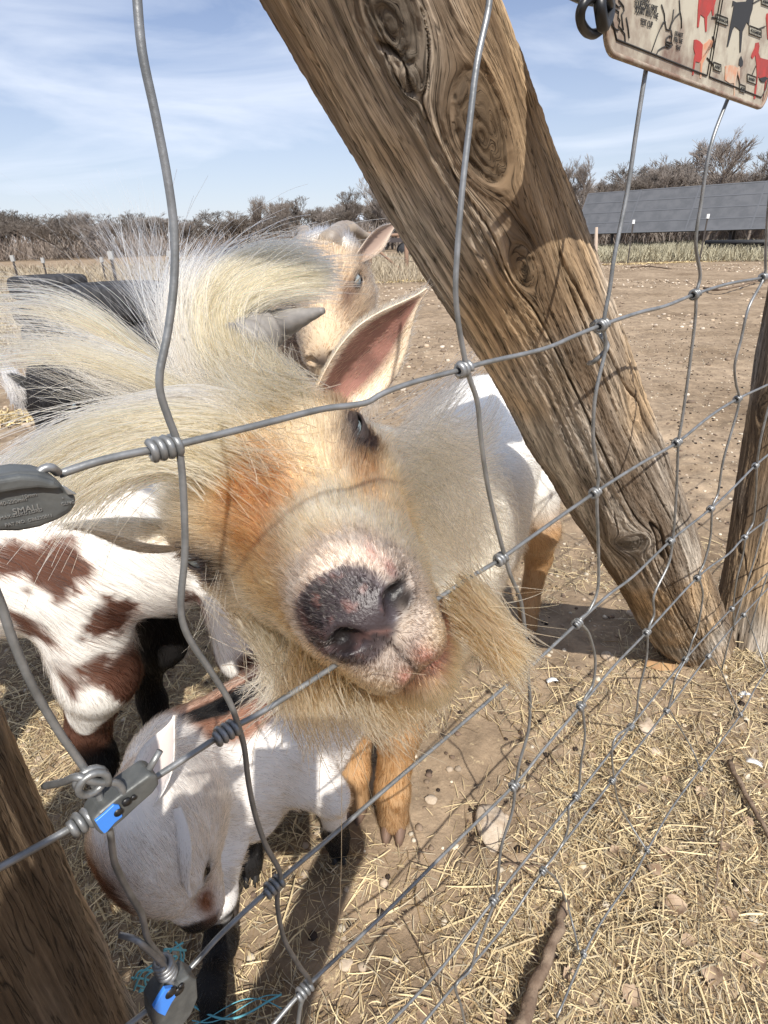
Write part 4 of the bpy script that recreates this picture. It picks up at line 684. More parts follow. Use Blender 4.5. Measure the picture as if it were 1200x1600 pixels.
# tyres: each tyre a thing
def tyre(c, R_, w, label, tread=26):
    n = 72; prof = [(.60, -.36), (.63, -.44), (.75, -.50), (.90, -.46), (.97, -.38), (1.0, -.2), (1.0, 0), (1.0, .2), (.97, .38), (.90, .46), (.75, .50), (.63, .44), (.60, .36), (.66, .30), (.80, .38), (.90, .30), (.92, 0), (.90, -.30), (.80, -.38), (.66, -.30)]
    V = []; m = len(prof)
    for i in range(n * 2):
        a = i * math.pi / n
        for j, (r, z) in enumerate(prof):
            lug = 0.05 if (3 <= j <= 9 and (i + (1 if z > 0 else 0)) % 4 < 2) else 0
            V.append((c[0] + R_ * (r + lug) * math.cos(a), c[1] + R_ * (r + lug) * math.sin(a), c[2] + w * z))
    F = [(i * m + j, ((i + 1) % (2 * n)) * m + j, ((i + 1) % (2 * n)) * m + (j + 1) % m, i * m + (j + 1) % m) for i in range(2 * n) for j in range(m)]
    tag(mesh('tyre', V, F, M_ty), label, 'tyre')
q = hz(172, 3.9)
for k, lab in enumerate(('bottom tyre of the near black stack behind the hair tuft', 'middle tyre of the near black stack behind the hair tuft', 'top tyre of the near black stack behind the hair tuft')): tyre((q[0] + (k % 2) * .03, q[1] - .02 * k, .11 + k * .205), .29, .2, lab)
q = hz(60, 6.2)
for k, lab in enumerate(('bottom tyre of the farther stack at the left edge', 'middle tyre of the farther stack at the left edge', 'top tyre of the farther stack at the left edge')): tyre((q[0] - (k % 2) * .03, q[1], .105 + k * .20), .30, .19, lab)
# white slats lying on the dirt beyond the goat
wh = thing('white_slatted_rack', 'flat white slatted plastic rack lying on the dirt behind the goats', 'rack', gnd(600, 522)); 
for k in range(5): c = gnd(596, 512 + k * 5, .02); MB().box(c, (.16, .02, 0), (-.002, .012, 0), (0, 0, .006)).build('slat', M_white, wh, False)
for s_ in (-1, 1): MB().box(gnd(596 + 22 * s_, 522, .012), (.012, 0, 0), (0, .17, 0), (0, 0, .005)).build('rail', M_white, wh, False)
# ================================================================== goats
def hmat(R, t, s):                              # fitted pose in camera axes -> world frame
    return RC @ np.array(R), CAM + RC @ np.array(t), s
class Head:
    """a head's own frame (x right side, y to the nose, z to the crown); wide skull and narrower muzzle come from a smooth warp"""
    def __init__(s, R, t, sc, wide=1.0, narrow=1.0, short=1.0): s.R, s.t, s.s = R, t, sc; s.a, s.b, s.c = wide, narrow, short; s.j = 1.52 if wide > 1 else 1.0
    def warp(s, p):
        p = np.array(p, float); y = p[..., 1]; f = s.a + (s.b - s.a) * sst(.012, .098, y); p[..., 0] = p[..., 0] * f; g = 1 + (s.b - 1) * .6 * sst(.03, .11, y); p[..., 2] = s.zf(p[..., 2] * g, y); p[..., 1] = np.where(y > 0, y * s.c, y); return p
    def zf(s, z, y): k = 1 + (s.j - 1) * sst(.0, .10, y); return np.where(z < -.038, -.038 + (z + .038) * k, z)
    def zi(s, z, y): k = 1 + (s.j - 1) * sst(.0, .10, y); return np.where(z < -.038, -.038 + (z + .038) / k, z)
    def w(s, p): return s.t + s.s * (s.R @ s.warp(p))
    def wa(s, P): return s.t + s.s * (s.warp(P) @ s.R.T)
    def inv(s, P):
        q = ((P - s.t) @ s.R) / s.s; q = np.array(q); q[..., 1] = np.where(q[..., 1] > 0, q[..., 1] / s.c, q[..., 1]); y = q[..., 1]; f = s.a + (s.b - s.a) * sst(.012, .098, y); q[..., 0] = q[..., 0] / f; q[..., 2] = s.zi(q[..., 2], y) / (1 + (s.b - 1) * .6 * sst(.03, .11, y)); return q
    def d(s, v): return s.R @ np.asarray(v, float)
def head_ops(H, fine=True, k0=0.02):
    s = H.s; O = []
    def E(c, r, k=.02, sub=False, rot=None): O.append(('e-' if sub else 'e', H.w(c), H.R if rot is None else H.R @ rot, np.array(r) * s, k * s))
    def Cn(a, b, ra, rb, k=.02, sub=False): O.append(('c-' if sub else 'c', H.w(a), H.w(b), ra * s, rb * s, k * s))
    E((0, -.045, .000), (.056, .068, .052)); E((0, -.008, .010), (.042, .045, .028), .025)
    Cn((0, .0, -.012), (0, .100, -.022), .036, .0235, .03)
    for q in (-1, 1):
        E((q * .040, -.004, .003), (.020, .026, .018), .014)
        Cn((q * .018, .01, -.035), (q * .013, .100, -.044), .034, .0215, .025)
        E((q * .034, -.028, -.040), (.024, .042, .034), .025)
        Cn((q * .032, -.045, -.055), (q * .009, .088, -.070), .027, .0165, .02)
    E((0, .118, -.034), (.0235, .018, .0175), .012)
    for q in (-1, 1): E((q * .0145, .124, -.033), (.0115, .0125, .011), .006); E((q * .0105, .117, -.053), (.0165, .0185, .0145), .007)
    E((0, .100, -.076), (.0175, .020, .0135), .008); Cn((0, .085, -.078), (0, .06, -.080), .014, .014, .02)
    if fine:
        for q in (-1, 1):
            Cn((q * .0085, .141, -.0345), (q * .0150, .130, -.0300), .0048, .0050, .003, True); Cn((q * .0150, .134, -.0290), (q * .0235, .126, -.0325), .0036, .0024, .006, True)
            Cn((q * .0035, .133, -.0655), (q * .020, .121, -.0665), .0022, .0024, .004, True); Cn((q * .020, .121, -.0665), (q * .0300, .092, -.0615), .0018, .0022, .005, True)
            E((q * .0555, .003, .001), (.0125, .0165, .0115), .006, True)
        Cn((0, .141, -.038), (0, .137, -.0625), .0018, .0020, .003, True)
    return O
def vnormals(V, F):
    T = np.vstack([F[:, [0, 1, 2]], F[:, [0, 2, 3]]]); n = np.cross(V[T[:, 1]] - V[T[:, 0]], V[T[:, 2]] - V[T[:, 0]]); N_ = np.zeros_like(V)
    for k in range(3): np.add.at(N_, T[:, k], n)
    return nrm(N_)
CAN = Head(np.eye(3), np.zeros(3), 1.0)
def leaf_ear(H, q, base, tip, width, opening, matl_unused=None, n=26, m=13, cup=0.55, th=.0028, wb=.45):
    """pointed cupped ear from base to tip; opening = direction the inside faces"""
    base = np.asarray(base, float); tip = np.asarray(tip, float); ax = tip - base; Ln = np.linalg.norm(ax); ax = ax / Ln; op = nrm(opening - (opening @ ax) * ax); sd = np.cross(ax, op); V = []; side = []
    for layer in (0, 1):
        for i in range(n):
            t = i / (n - 1); wv = width * (wb + (1 - wb) * math.sin(min(t / .42, 1) * math.pi / 2)) * (1 - sst(.42, 1.02, t)**1.25 * 1.0) + .0008
            for j in range(m):
                u = -1 + 2 * j / (m - 1); a = u * (1.25 * cup + .9 * (1 - t) * cup)
                p = base + ax * t * Ln + sd * wv * math.sin(a) / max(math.sin(1.25 * cup + .9 * (1 - t) * cup), .3) + op * wv * (1 - math.cos(a)) * 1.0 - op * Ln * .10 * math.sin(t * math.pi) * .5
                V.append(p - op * (th * (1 - .6 * abs(u)) if layer else 0)); side.append((layer, t, u))
    V = np.array(V); N_ = n * m; I = np.arange(N_).reshape(n, m); f0 = np.stack([I[:-1, :-1], I[:-1, 1:], I[1:, 1:], I[1:, :-1]], -1).reshape(-1, 4); f1 = (f0 + N_)[:, ::-1]
    e = []
    for i in range(n - 1): e += [(I[i, 0], I[i + 1, 0], I[i + 1, 0] + N_, I[i, 0] + N_), (I[i + 1, m - 1], I[i, m - 1], I[i, m - 1] + N_, I[i + 1, m - 1] + N_)]
    return V, np.vstack([f0, f1, np.array(e)]), np.array(side), (ax, op, sd)
def join(parts):
    V = []; F = []; C = []; o = 0
    for v, f, c in parts: V.append(v); F.append(f + o); C.append(c); o += len(v)
    return np.vstack(V), np.vstack(F), np.vstack(C)
def legs_ops(O, joints, radii, k=.02):
    for a, b, ra, rb in zip(joints[:-1], joints[1:], radii[:-1], radii[1:]): O.append(('c', np.array(a, float), np.array(b, float), ra, rb, k))
def hooves(parent, hs, s=1.0, m=None):
    for h, d in hs:
        mb = MB(); d = nrm(np.array([d[0], d[1], 0])); e = np.array([-d[1], d[0], 0])
        for q in (-1, 1):
            n = 12; a = np.arange(n) * 2 * math.pi / n; V = []
            for z, rs, sh in ((0.0, 1.0, .006), (.012, .92, .003), (.024, .78, -.002), (.03, .55, -.003)):
                V.append(np.asarray(h) * [1, 1, 0] + e * q * .0085 * s + np.cos(a)[:, None] * d * .019 * s * rs * (1 + .25 * np.maximum(np.cos(a)[:, None], 0)) + np.sin(a)[:, None] * e * .0085 * s * rs + d * sh * s + np.array([0, 0, z * s + gh(np.array([h[0]]), np.array([h[1]]))[0] - .002]))
            V = np.vstack(V); F = [(i * n + j, i * n + (j + 1) % n, (i + 1) * n + (j + 1) % n, (i + 1) * n + j) for i in range(3) for j in range(n)] + [tuple(range(n))[::-1], tuple(range(3 * n, 4 * n))]; mb.add(V, F)
        mb.build('hoof', m or M_hoof, parent)
def eye(H, p, r, parent, look, iris=None):
    c = H.w(p); r = r * H.s; look = nrm(look); e1 = H.d((0, 1, 0)); e1 = nrm(e1 - (e1 @ look) * look); e2 = np.cross(look, e1)
    def dome(name, rr, ang, off, m, sx=1, sy=1, z0=0):
        V = []; n = 28; k = 9
        for i in range(k + 1):
            a = ang * i / k
            for j in range(n): b = 2 * math.pi * j / n; V.append(c + rr * (math.cos(a) * look + math.sin(a) * (math.cos(b) * sx * e1 + math.sin(b) * sy * e2)))
        F = [(i * n + j, (i + 1) * n + j, (i + 1) * n + (j + 1) % n, i * n + (j + 1) % n) for i in range(k) for j in range(n)]; return mesh(name, V, F, m, parent)
    ball = dome('eyeball', r, math.pi, 0, mat_sclera); dome('iris', r * 1.012, .72, 0, iris or M_eye).parent = ball; dome('pupil', r * 1.022, .50, 0, M_pupil, 1.0, .38).parent = ball
def lids(H, p, r0, parent, look, opn=.55, m=None):
    c = H.w(p); lk = nrm(look); e_y = nrm(H.d((0, 1, -.15))); e_y = nrm(e_y - (e_y @ lk) * lk); e_z = np.cross(lk, e_y); e_z = e_z if e_z @ H.d((0, 0, 1)) > 0 else -e_z; r = r0 * H.s
    for up_, op_ in ((1, opn), (-1, opn * .8)):
        V = []; n = 20; m_ = 7
        for i in range(n):
            a = -1.4 + 2.8 * i / (n - 1)
            for j in range(m_):
                b = op_ * max(math.cos(a / 1.4 * 1.57), 0) + (1.35 - op_ * .5) * j / (m_ - 1); V.append(c + r * (1.10 + .05 * (j == 0)) * (math.sin(a) * e_y + math.cos(a) * (math.cos(b) * lk + up_ * math.sin(b) * e_z)))
        F = [(i * m_ + j, i * m_ + j + 1, (i + 1) * m_ + j + 1, (i + 1) * m_ + j) for i in range(n - 1) for j in range(m_ - 1)]; o = mesh('eyelid', V, F, m or M_lid, parent); md = o.modifiers.new('s', 'SOLIDIFY'); md.thickness = .0014
M_lid = mat('dark_eyelid', (.035, .026, .024), .55, 0, .3, bump=(700, .4, .0005))
mat_sclera = mat('eyeball_dark', (0.03, 0.022, 0.02), 0.15)
M_horn_ = M_horn
def horn(name, pts, r0, r1, m, parent, ridges=14, flat=.8):
    P = catmull(pts, 10); k = len(P); t = np.linspace(0, 1, k); r = (r0 + (r1 - r0) * t**1.1) * (1 + .035 * np.sin(t * ridges * 6.28)); return MB().tube(P, r, 18).build(name, m, parent)
# ------------------------------------------------------------------ main goat
HM = Head(*hmat([[-0.7651, 0.3507, -0.5401], [-0.6386, -0.3055, 0.7063], [0.0827, 0.8853, 0.4577]], [-0.0679, 0.0137, -0.3588], 1.0), 1.18, .95, 1.0)
G1 = thing('goat', 'cream and tan goat with wild blond hair tuft pushing its muzzle through the wire', 'goat', (.10, .80, 0))
CREAM = np.array([0.80, 0.66, 0.46]); PALE = np.array([0.86, 0.76, 0.58]); RUST = np.array([0.47, 0.245, 0.10]); DKG = np.array([0.036, 0.026, 0.029]); PINK = np.array([0.52, 0.27, 0.23]); TAN = np.array([0.50, 0.33, 0.17]); GREYF = np.array([0.42, 0.39, 0.36])
def blob(q, c, r): return np.exp(-(((q - np.array(c)) / np.array(r))**2).sum(1))
def head_col(q, hair=True):
    """coat pattern of the blond goat in head coordinates (x right side, y to the nose, z to the crown)"""
    x, y, z = q[:, 0], q[:, 1], q[:, 2]; nn = fbm(q, 45, 3, 2); n2 = fbm(q, 140, 2, 6)
    c = CREAM[None] * (0.8 + 0.4 * nn[:, None]) + 0 * q
    def put(col, w): nonlocal c; w = np.clip(w, 0, 1)[:, None]; c = c * (1 - w) + np.asarray(col) * w
    put(PALE, sst(.0, -.05, y) * sst(-.02, .03, z) * .8); put(PALE, blob(q, (-.005, .03, .02), (.03, .05, .05)) * .5); put(PALE, blob(q, (-.03, .085, -.02), (.022, .035, .03)) * .8); put(TAN, sst(-.025, -.05, z) * .30 * (0.6 + .6 * nn))
    put(RUST, 1.6 * blob(q, (.003, .034, .018), (.019, .028, .040)) * (0.75 + .5 * nn)); put(RUST, 1.0 * blob(q, (.022, .056, .0), (.015, .032, .03))); put(TAN * [.9, .8, .55], .8 * blob(q, (.034, .085, -.02), (.014, .035, .03))); put(RUST, .9 * blob(q, (-.045, .035, -.01), (.012, .035, .018))); put(RUST, .45 * blob(q, (-.045, -.045, .03), (.02, .03, .02))); put(TAN * .8, .7 * blob(q, (.055, -.02, .01), (.02, .03, .02)))
    put((0.22, 0.14, 0.09), .8 * blob(q, (.0, -.085, .045), (.05, .02, .03)) * 0)
    for s_ in (-1, 1): put((.035, .022, .02), 1.9 * blob(q, (s_ * .052, .007, -.002), (.024, .026, .017)))
    halo = np.exp(-(((x) / .036)**2 + ((y - .115) / .035)**2 + ((z + .028) / .034)**2) * 1.0); put(np.array([.60, .52, .47]), sst(.22, .5, halo) * .75)
    dn = (((x - .0075) / .0225)**2 + ((y - .124) / .028)**2 + ((z + .026) / .0190)**2) + (nn - .5) * .7; put(np.array([.085, .068, .072]), sst(1.5, 1.05, dn)); put(DKG, sst(1.05, .7, dn) * .92); put(PINK * .45, sst(1.3, .9, dn) * sst(.56, .68, fbm(q, 190, 2, 41)) * .55)
    lip = sst(.028, .012, np.abs(x)) * sst(.085, .105, y) * sst(-.078, -.066, z) * sst(-.040, -.050, z); put(DKG * 2.2, lip * .55 * sst(.35, .6, nn))
    for cx_, cz_, rr in ((-.008, -.056, .0048), (.006, -.058, .004), (-.020, -.014, .0032), (-.022, -.022, .003)): put(PINK, .8 * blob(q, (cx_, .130, cz_), (rr, .03, rr)))
    mouth = np.exp(-((z + .068) / .0065)**2) * sst(.07, .095, y); put(PINK * .75, mouth * .9 * sst(.0, -.010, x)); put(PINK * .5, mouth * .55); put((.03, .018, .018), np.exp(-((z + .0655) / .0016)**2) * sst(.07, .09, y) * .9); put((.02, .012, .012), np.exp(-(x / .0012)**2) * sst(.12, .128, y) * sst(-.066, -.060, z) * sst(-.036, -.040, z) * .9)
    for s_ in (-1, 1): put(DKG, 1.2 * blob(q, (s_ * .018, .129, -.030), (.011, .018, .009)))
    for s_ in (-1, 1): put((.006, .004, .004), 1.6 * blob(q, (s_ * .0165, .130, -.031), (.0062, .012, .0048)))
    return np.clip(c * (0.88 + .24 * n2[:, None]), 0, 1)
def main_body_col(P):
    n = fbm(P, 14, 3, 8)[:, None]; c = np.array([0.93, 0.90, 0.84]) * (.9 + .15 * n) + 0 * P
    t = sst(.40, .30, P[:, 2]); leg = np.array([.42, .26, .135]) * (.8 + .5 * n); c = c * (1 - t[:, None]) + leg * t[:, None]
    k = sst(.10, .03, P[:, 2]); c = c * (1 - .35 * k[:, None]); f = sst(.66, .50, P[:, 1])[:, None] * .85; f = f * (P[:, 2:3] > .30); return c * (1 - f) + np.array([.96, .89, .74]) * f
hops = head_ops(HM); occ = HM.w((0, -.075, -.02)); throat = HM.w((0, -.06, -.07))
wth = np.array([.045, .63, .50]); rmp = np.array([.185, .98, .50])
neck = [('c', occ, wth + [0, .0, .0], .058, .085, .04), ('c', throat, np.array([.01, .56, .42]), .045, .08, .04)]
bops = [('c', occ, wth, .055, .088, .04), ('c', throat, np.array([.01, .57, .42]), .042, .075, .04), ('c', wth + [0, 0, -.03], rmp + [0, 0, -.03], .100, .108, .05), ('c', np.array([.03, .60, .40]), np.array([.12, .82, .38]), .085, .105, .05), ('c', rmp + [0, .0, -.02], rmp + [.02, .04, -.06], .09, .075, .05)]
hv = {'fl': gnd(-25 + 640, 1292), 'fr': gnd(556, 1262), 'rl': np.array([.312, 1.045, 0]), 'rr': np.array([.15, 1.10, 0])}
fl, fr_, rl, rr_ = [hv[k] * [1, 1, 0] for k in ('fl', 'fr', 'rl', 'rr')]
legs_ops(bops, [(.075, .62, .36), fl * [1, 1, 0] + [.012, .02, .19], fl + [0, 0.006, .075], fl + [0, 0, .02]], [.055, .031, .0215, .023]); legs_ops(bops, [(-.02, .655, .36), fr_ + [.012, .02, .19], fr_ + [0, .006, .075], fr_ + [0, 0, .02]], [.05, .029, .021, .023])
legs_ops(bops, [rmp + [.055, -.02, -.10], (.285, .965, .30), (.325, 1.06, .185), rl + [0, .01, .07], rl + [0, 0, .02]], [.085, .042, .025, .020, .022]); legs_ops(bops, [rmp + [-.05, .03, -.10], (.13, 1.02, .30), (.16, 1.12, .185), rr_ + [0, .01, .07], rr_ + [0, 0, .02]], [.08, .042, .025, .02, .022])
cops = head_ops(CAN); cl_, ch_ = bounds(cops); iv = lambda p: HM.inv(np.asarray(p, float)[None])[0]
cneck = [('c', iv(occ), iv(wth), .052, .080, .04), ('c', iv(throat), iv(np.array([.01, .57, .42])), .042, .072, .04)]
Vh, Fh, _ = surf(cops + cneck, .0020, cl_, ch_); q = Vh.copy(); Vh = HM.wa(Vh); Nh = vnormals(Vh, Fh)
if ((Vh - Vh.mean(0)) * Nh).sum() < 0: Nh = -Nh
Vb, Fb, Nb = surf(bops, .009)
# cut the coarse body where the fine head mesh already stands
keep = lambda V, F, m_: F[m_[F].all(1)]
def offhead(H, V): return ev(cops, H.inv(V)) > .003
Fb_ = keep(Vb, Fb, offhead(HM, Vb))
kl = pt(600, 650, .385)
earL_b, earL_t = HM.w((-.050, -.050, .012)), pt(668, 452, .375); earR_b, earR_t = HM.w((.052, -.050, -.002)), pt(100, 826, .36)
openL = nrm(CAM - earL_b) * .8 + RC @ np.array([.75, -.25, 0]); openR = nrm(RC @ np.array([-.05, -1.0, .25]))
e1 = leaf_ear(HM, -1, earL_b, earL_t, .0265, openL, cup=.62, n=34, m=17); e2 = leaf_ear(HM, 1, earR_b, earR_t, .019, openR, cup=.8, n=34, m=17)
def ear_col(side, outer, inner, edge):
    layer, t, u = side.T; c = np.tile(outer, (len(t), 1)); ins = (layer == 0) * sst(.74, .50, np.abs(u)) * sst(1.0, .86, t); c = c * (1 - ins[:, None]) + inner * ins[:, None]; return c
vn_e = fbm(e1[0], 120, 3, 4)[:, None]; cE1 = ear_col(e1[2], np.array([.70, .58, .45]), np.array([.30, .15, .12]) * (.35 + 1.0 * vn_e), PALE); cE2 = ear_col(e2[2], np.array([.80, .73, .64]), np.array([.12, .075, .06]), PALE)
V, F, C = join([(Vh, Fh, head_col(q)), (Vb, Fb_, main_body_col(Vb)), (e1[0], e1[1], cE1), (e2[0], e2[1], cE2)])
body1 = mesh('body', V, F, M_nose, G1, True, C)
hooves(G1, [(fl, (-.1, -1)), (fr_, (-.2, -1)), (rl, (-.3, -1)), (rr_, (-.3, -1))], 1.15, mat('tan_hoof', (.17, .11, .08), .6))
for s_ in (-1, 1): eye(HM, (s_ * .0440, .003, .0015), .0158, G1, HM.d((s_ * .80, .50, .15)))
for s_ in (-1, 1): lids(HM, (s_ * .0440, .003, .0015), .0158, G1, HM.d((s_ * .80, .50, .15)), .10 if s_ < 0 else .5)
horn('horn', [pt(380, 548, .41), pt(402, 524, .42), pt(432, 510, .43), pt(465, 498, .42), pt(506, 485, .41)], .0215, .0022, M_horn, G1, 9); horn('horn', [HM.w((.034, -.06, .025)), pt(250, 640, .42), pt(215, 652, .44), pt(170, 650, .45)], .015, .003, M_horn, G1, 9)
# short coat of the head
def nose_dist(P): q = HM.inv(P); return np.sqrt((q[:, 0] / 1)**2 + (q[:, 1] - .135)**2 + (q[:, 2] + .036)**2)
def bare(P):                                    # 0 where the skin is hairless
    q = HM.inv(P); x, y, z = q.T; w = np.ones(len(P)); w *= 1 - .72 * np.exp(-(((x - .004) / .020)**2 + ((y - .132) / .020)**2 + ((z + .027) / .016)**2)**2)
    w *= 1 - .97 * np.exp(-((x / .0150)**2 + ((y - .138) / .014)**2 + ((z + .032) / .016)**2)**2)
    for s_ in (-1, 1):
        w *= 1 - np.exp(-(((x - s_ * .016) / .009)**2 + ((y - .13) / .012)**2 + ((z + .031) / .0095)**2)**2); w *= 1 - 1.0 * np.exp(-((((x - s_ * .052) / .018)**2 + ((y - .004) / .0155)**2 + ((z - .001) / .0105)**2))**2)
    return np.clip(w, 0.0, 1)
facew = lambda P: bare(P) * sst(-.13, -.10, HM.inv(P)[:, 1]) * (0.55 + 2.2 * sst(.0, .12, HM.inv(P)[:, 1]))
def barycol(C_, tri, w): return (C_[tri] * w[:, :, None]).sum(1)
NH = 105000
rt, tri, w = sample(Vh, Fh, NH, facew); nr = nrm((Nh[tri] * w[:, :, None]).sum(1)); q = HM.inv(rt)
nd = nose_dist(rt); ctr = HM.w((0, .125, -.035)); comb = nrm(rt - ctr); comb = nrm(comb + HM.d((0, -1, 0)) * 0.5 + (sst(.03, .005, np.abs(q[:, 0])) * 0)[:, None]); comb = comb + np.array([0, 0, -.45]) * sst(-.01, -.06, q[:, 2])[:, None]
wh_ = np.exp(-(((q - np.array([.008, .012, .03])) / [.04, .03, .05])**2).sum(1)); comb = comb + wh_[:, None] * HM.d((0.25, -.3, .0))[None]
ln = .0019 + .0085 * sst(.02, .075, nd) + .010 * sst(.09, .16, nd) + .012 * sst(-.05, -.08, q[:, 2]) * sst(.03, .07, nd)
ln *= (1 - .8 * blob(q, (.052, .003, 0), (.02, .026, .018)) - .8 * blob(q, (-.052, .003, 0), (.02, .026, .018))) * rng.uniform(.7, 1.3, NH)
P = grow(rt, nr, comb, ln, lift=.42, curl=.25, m=4, clump=7000, clr=.005, jit=.14)
hc = head_col(q); k = rng.random((NH, 1)); dark = (k < .10) * sst(.10, .03, nd)[:, None]; hc = hc * (.78 + .42 * rng.random((NH, 1))); hc = hc * (1 - dark * .7)
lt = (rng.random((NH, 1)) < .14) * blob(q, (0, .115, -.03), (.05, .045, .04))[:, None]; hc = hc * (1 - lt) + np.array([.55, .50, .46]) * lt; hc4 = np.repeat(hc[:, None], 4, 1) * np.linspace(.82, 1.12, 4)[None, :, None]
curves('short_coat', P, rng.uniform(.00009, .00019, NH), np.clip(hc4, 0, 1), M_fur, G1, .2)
# long coat of neck and body
NBd = 80000
Fbb = Fb_; rt, tri, w = sample(Vb, Fbb, NBd, lambda P: sst(.02, .12, P[:, 2]) * .8 + .2 + 1.4 * sst(.66, .5, P[:, 1])); nr = nrm((Nb[tri] * w[:, :, None]).sum(1)); bk = nrm(np.array([.14, .35, 0.])); comb = bk[None] + np.array([0, 0, -.6]) + 0 * rt; comb = np.where(rt[:, 2:] < .27, np.array([[.05, .1, -1.]]), comb)
ln = np.where(rt[:, 2] < .27, .014, .023 + .006 * sst(.75, .55, rt[:, 1])) * rng.uniform(.7, 1.3, NBd); P = grow(rt, nr, comb, ln, lift=.26, curl=.2, grav=.08, m=5, clump=3500, clr=.010)
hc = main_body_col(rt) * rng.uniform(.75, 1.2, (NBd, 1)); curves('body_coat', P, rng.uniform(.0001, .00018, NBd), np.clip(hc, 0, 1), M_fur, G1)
# ear fringe
for (ev_, ef, es, (ax, op, sd)), outer, ln0, nn_ in ((e1, PALE, .006, 9000), (e2, PALE, .007, 7000)):
    rt, tri, w = sample(ev_, ef, nn_); s3 = (es[tri] * w[:, :, None]).sum(1); ok = ~((s3[:, 0] < .5) & (np.abs(s3[:, 2]) < .50) & (s3[:, 1] > .04) & (rng.random(nn_) > .16)) ; rt, s3 = rt[ok], s3[ok]; nr = np.where(s3[:, :1] > .5, -op, op) + 0 * rt; comb = ax + sd * s3[:, 2:3] * .5 * np.where(s3[:, :1] > .5, 1, -1.2); P = grow(rt, nrm(nr), comb, ln0 * rng.uniform(.5, 1.2, len(rt)), lift=.15, m=4, curl=.1)
    curves('ear_hair', P, rng.uniform(.00007, .00013, len(rt)), outer * rng.uniform(.7, 1.15, (len(rt), 1)), M_fur, G1)
# locks of the tuft and beard: strands between guide curves
def lock(name, guides, n, r0, r1, r2, cols, parent, rad=(.00015, .00030), lvar=.25, seed=0, wild=.003, m=16, droop=0.0, cl=.86):
    """guides: list of polylines (world points); each strand mixes neighbouring guides and keeps its own offset"""
    Gs = []; n = int(n * (.50 if rad[0] == .00015 else 1))
    for g in guides:
        g = np.array(g, float); c_ = catmull(g, 8); L_ = np.r_[0, np.cumsum(np.linalg.norm(np.diff(c_, axis=0), axis=1))]; tt = np.linspace(0, L_[-1], m); Gs.append(np.stack([np.interp(tt, L_, c_[:, i]) for i in range(3)], 1))
    Gs = np.array(Gs); t = np.linspace(0, 1, m); u = rng.random(n) * (len(Gs) - 1) if len(Gs) > 1 else np.zeros(n); i0 = np.minimum(u.astype(int), max(len(Gs) - 2, 0)); f = (u - i0)[:, None, None]; base = Gs[i0] * (1 - f) + Gs[np.minimum(i0 + 1, len(Gs) - 1)] * f
    nc = max(8, n // 22); cc_ = rng.normal(0, 1, (nc, 3)); ci = rng.integers(0, nc, n); ofc = cc_[ci]; ofi = rng.normal(0, 1, (n, 3)); rr = np.interp(t, [0, .5, 1], [r0, r1, r2])[None, :, None]; mixw = (t**.8)[None, :, None]
    off = ofi[:, None] * (1 - cl * mixw) + ofc[:, None] * (cl * mixw); off = off * [1, 1, 1]
    ph = rng.uniform(0, 6.28, (n, 1, 3)); wob = np.sin(t[None, :, None] * rng.uniform(2, 6, (n, 1, 3)) + ph) * wild * t[None, :, None]; fly = (rng.random((n, 1, 1)) < .06) * rng.normal(0, 1, (n, 1, 3)) * t[None, :, None]**1.5 * .02
    P = base + off * rr * .62 + wob + fly; P[..., 2] -= droop * t[None]**2
    s_ = np.clip(1 - np.abs(rng.normal(0, lvar, n)), .25, 1)[:, None] * t[None]; j = np.minimum((s_ * (m - 1)).astype(int), m - 2); fr = (s_ * (m - 1) - j)[..., None]; ar_ = np.arange(n)[:, None]; P = P[ar_, j] * (1 - fr) + P[ar_, j + 1] * fr
    cols = np.array(cols, float); cf = rng.random(nc) * (len(cols) - 1); cu_ = np.clip(cf[ci] + rng.normal(0, .35, n), 0, len(cols) - 1.001); k0 = cu_.astype(int); ff = (cu_ - k0)[:, None]; col = cols[k0] * (1 - ff) + cols[np.minimum(k0 + 1, len(cols) - 1)] * ff; col = np.clip(col * rng.uniform(.8, 1.12, (n, 1)) * rng.uniform(.62, 1.12, nc)[ci][:, None], 0, 1)
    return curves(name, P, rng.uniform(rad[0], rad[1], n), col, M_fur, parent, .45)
def g(*pp): return [pt(*p) for p in pp]
BL = [(.88, .74, .48), (.97, .86, .60), (.93, .80, .52), (.98, .93, .80), (.68, .52, .31)]; WHT = [(.90, .86, .77), (.96, .93, .87), (.78, .69, .52)]; DKB = [(.56, .40, .23), (.84, .70, .46), (.32, .21, .12)]
TZ = .39
lock('hair_tuft', [g((390, 700, .345), (330, 665, .335), (230, 655, .325), (120, 680, .32), (40, 735, .32), (-20, 800, .32)), g((380, 735, .335), (310, 700, .325), (210, 705, .315), (120, 745, .31), (60, 800, .31)), g((370, 755, .33), (300, 722, .32), (220, 728, .31), (150, 765, .305), (110, 815, .305))], 5600, .014, .012, .013, BL, G1, cl=.85)
lock('hair_tuft', [g((390, 690, .35), (320, 640, .345), (220, 645, .34), (110, 680, .335), (10, 738, .335), (-50, 780, .335))], 2200, .012, .010, .012, WHT, G1, cl=.85)
lock('hair_tuft', [g((370, 660, .37), (300, 622, .375), (210, 582, .38), (110, 552, .38), (0, 556, .38), (-70, 575, .38)), g((370, 650, .38), (300, 610, .385), (200, 562, .39), (100, 532, .395), (-20, 535, .40))], 560, .008, .009, .012, WHT + BL, G1, cl=.90)
lock('hair_tuft', [g((360, 640, .39), (290, 592, .40), (215, 535, .41), (150, 480, .42), (70, 446, .42), (-50, 450, .43)), g((360, 650, .39), (280, 605, .40), (200, 550, .41), (100, 508, .42), (0, 495, .43), (-60, 500, .43))], 700, .007, .008, .012, BL + WHT, G1, cl=.90)
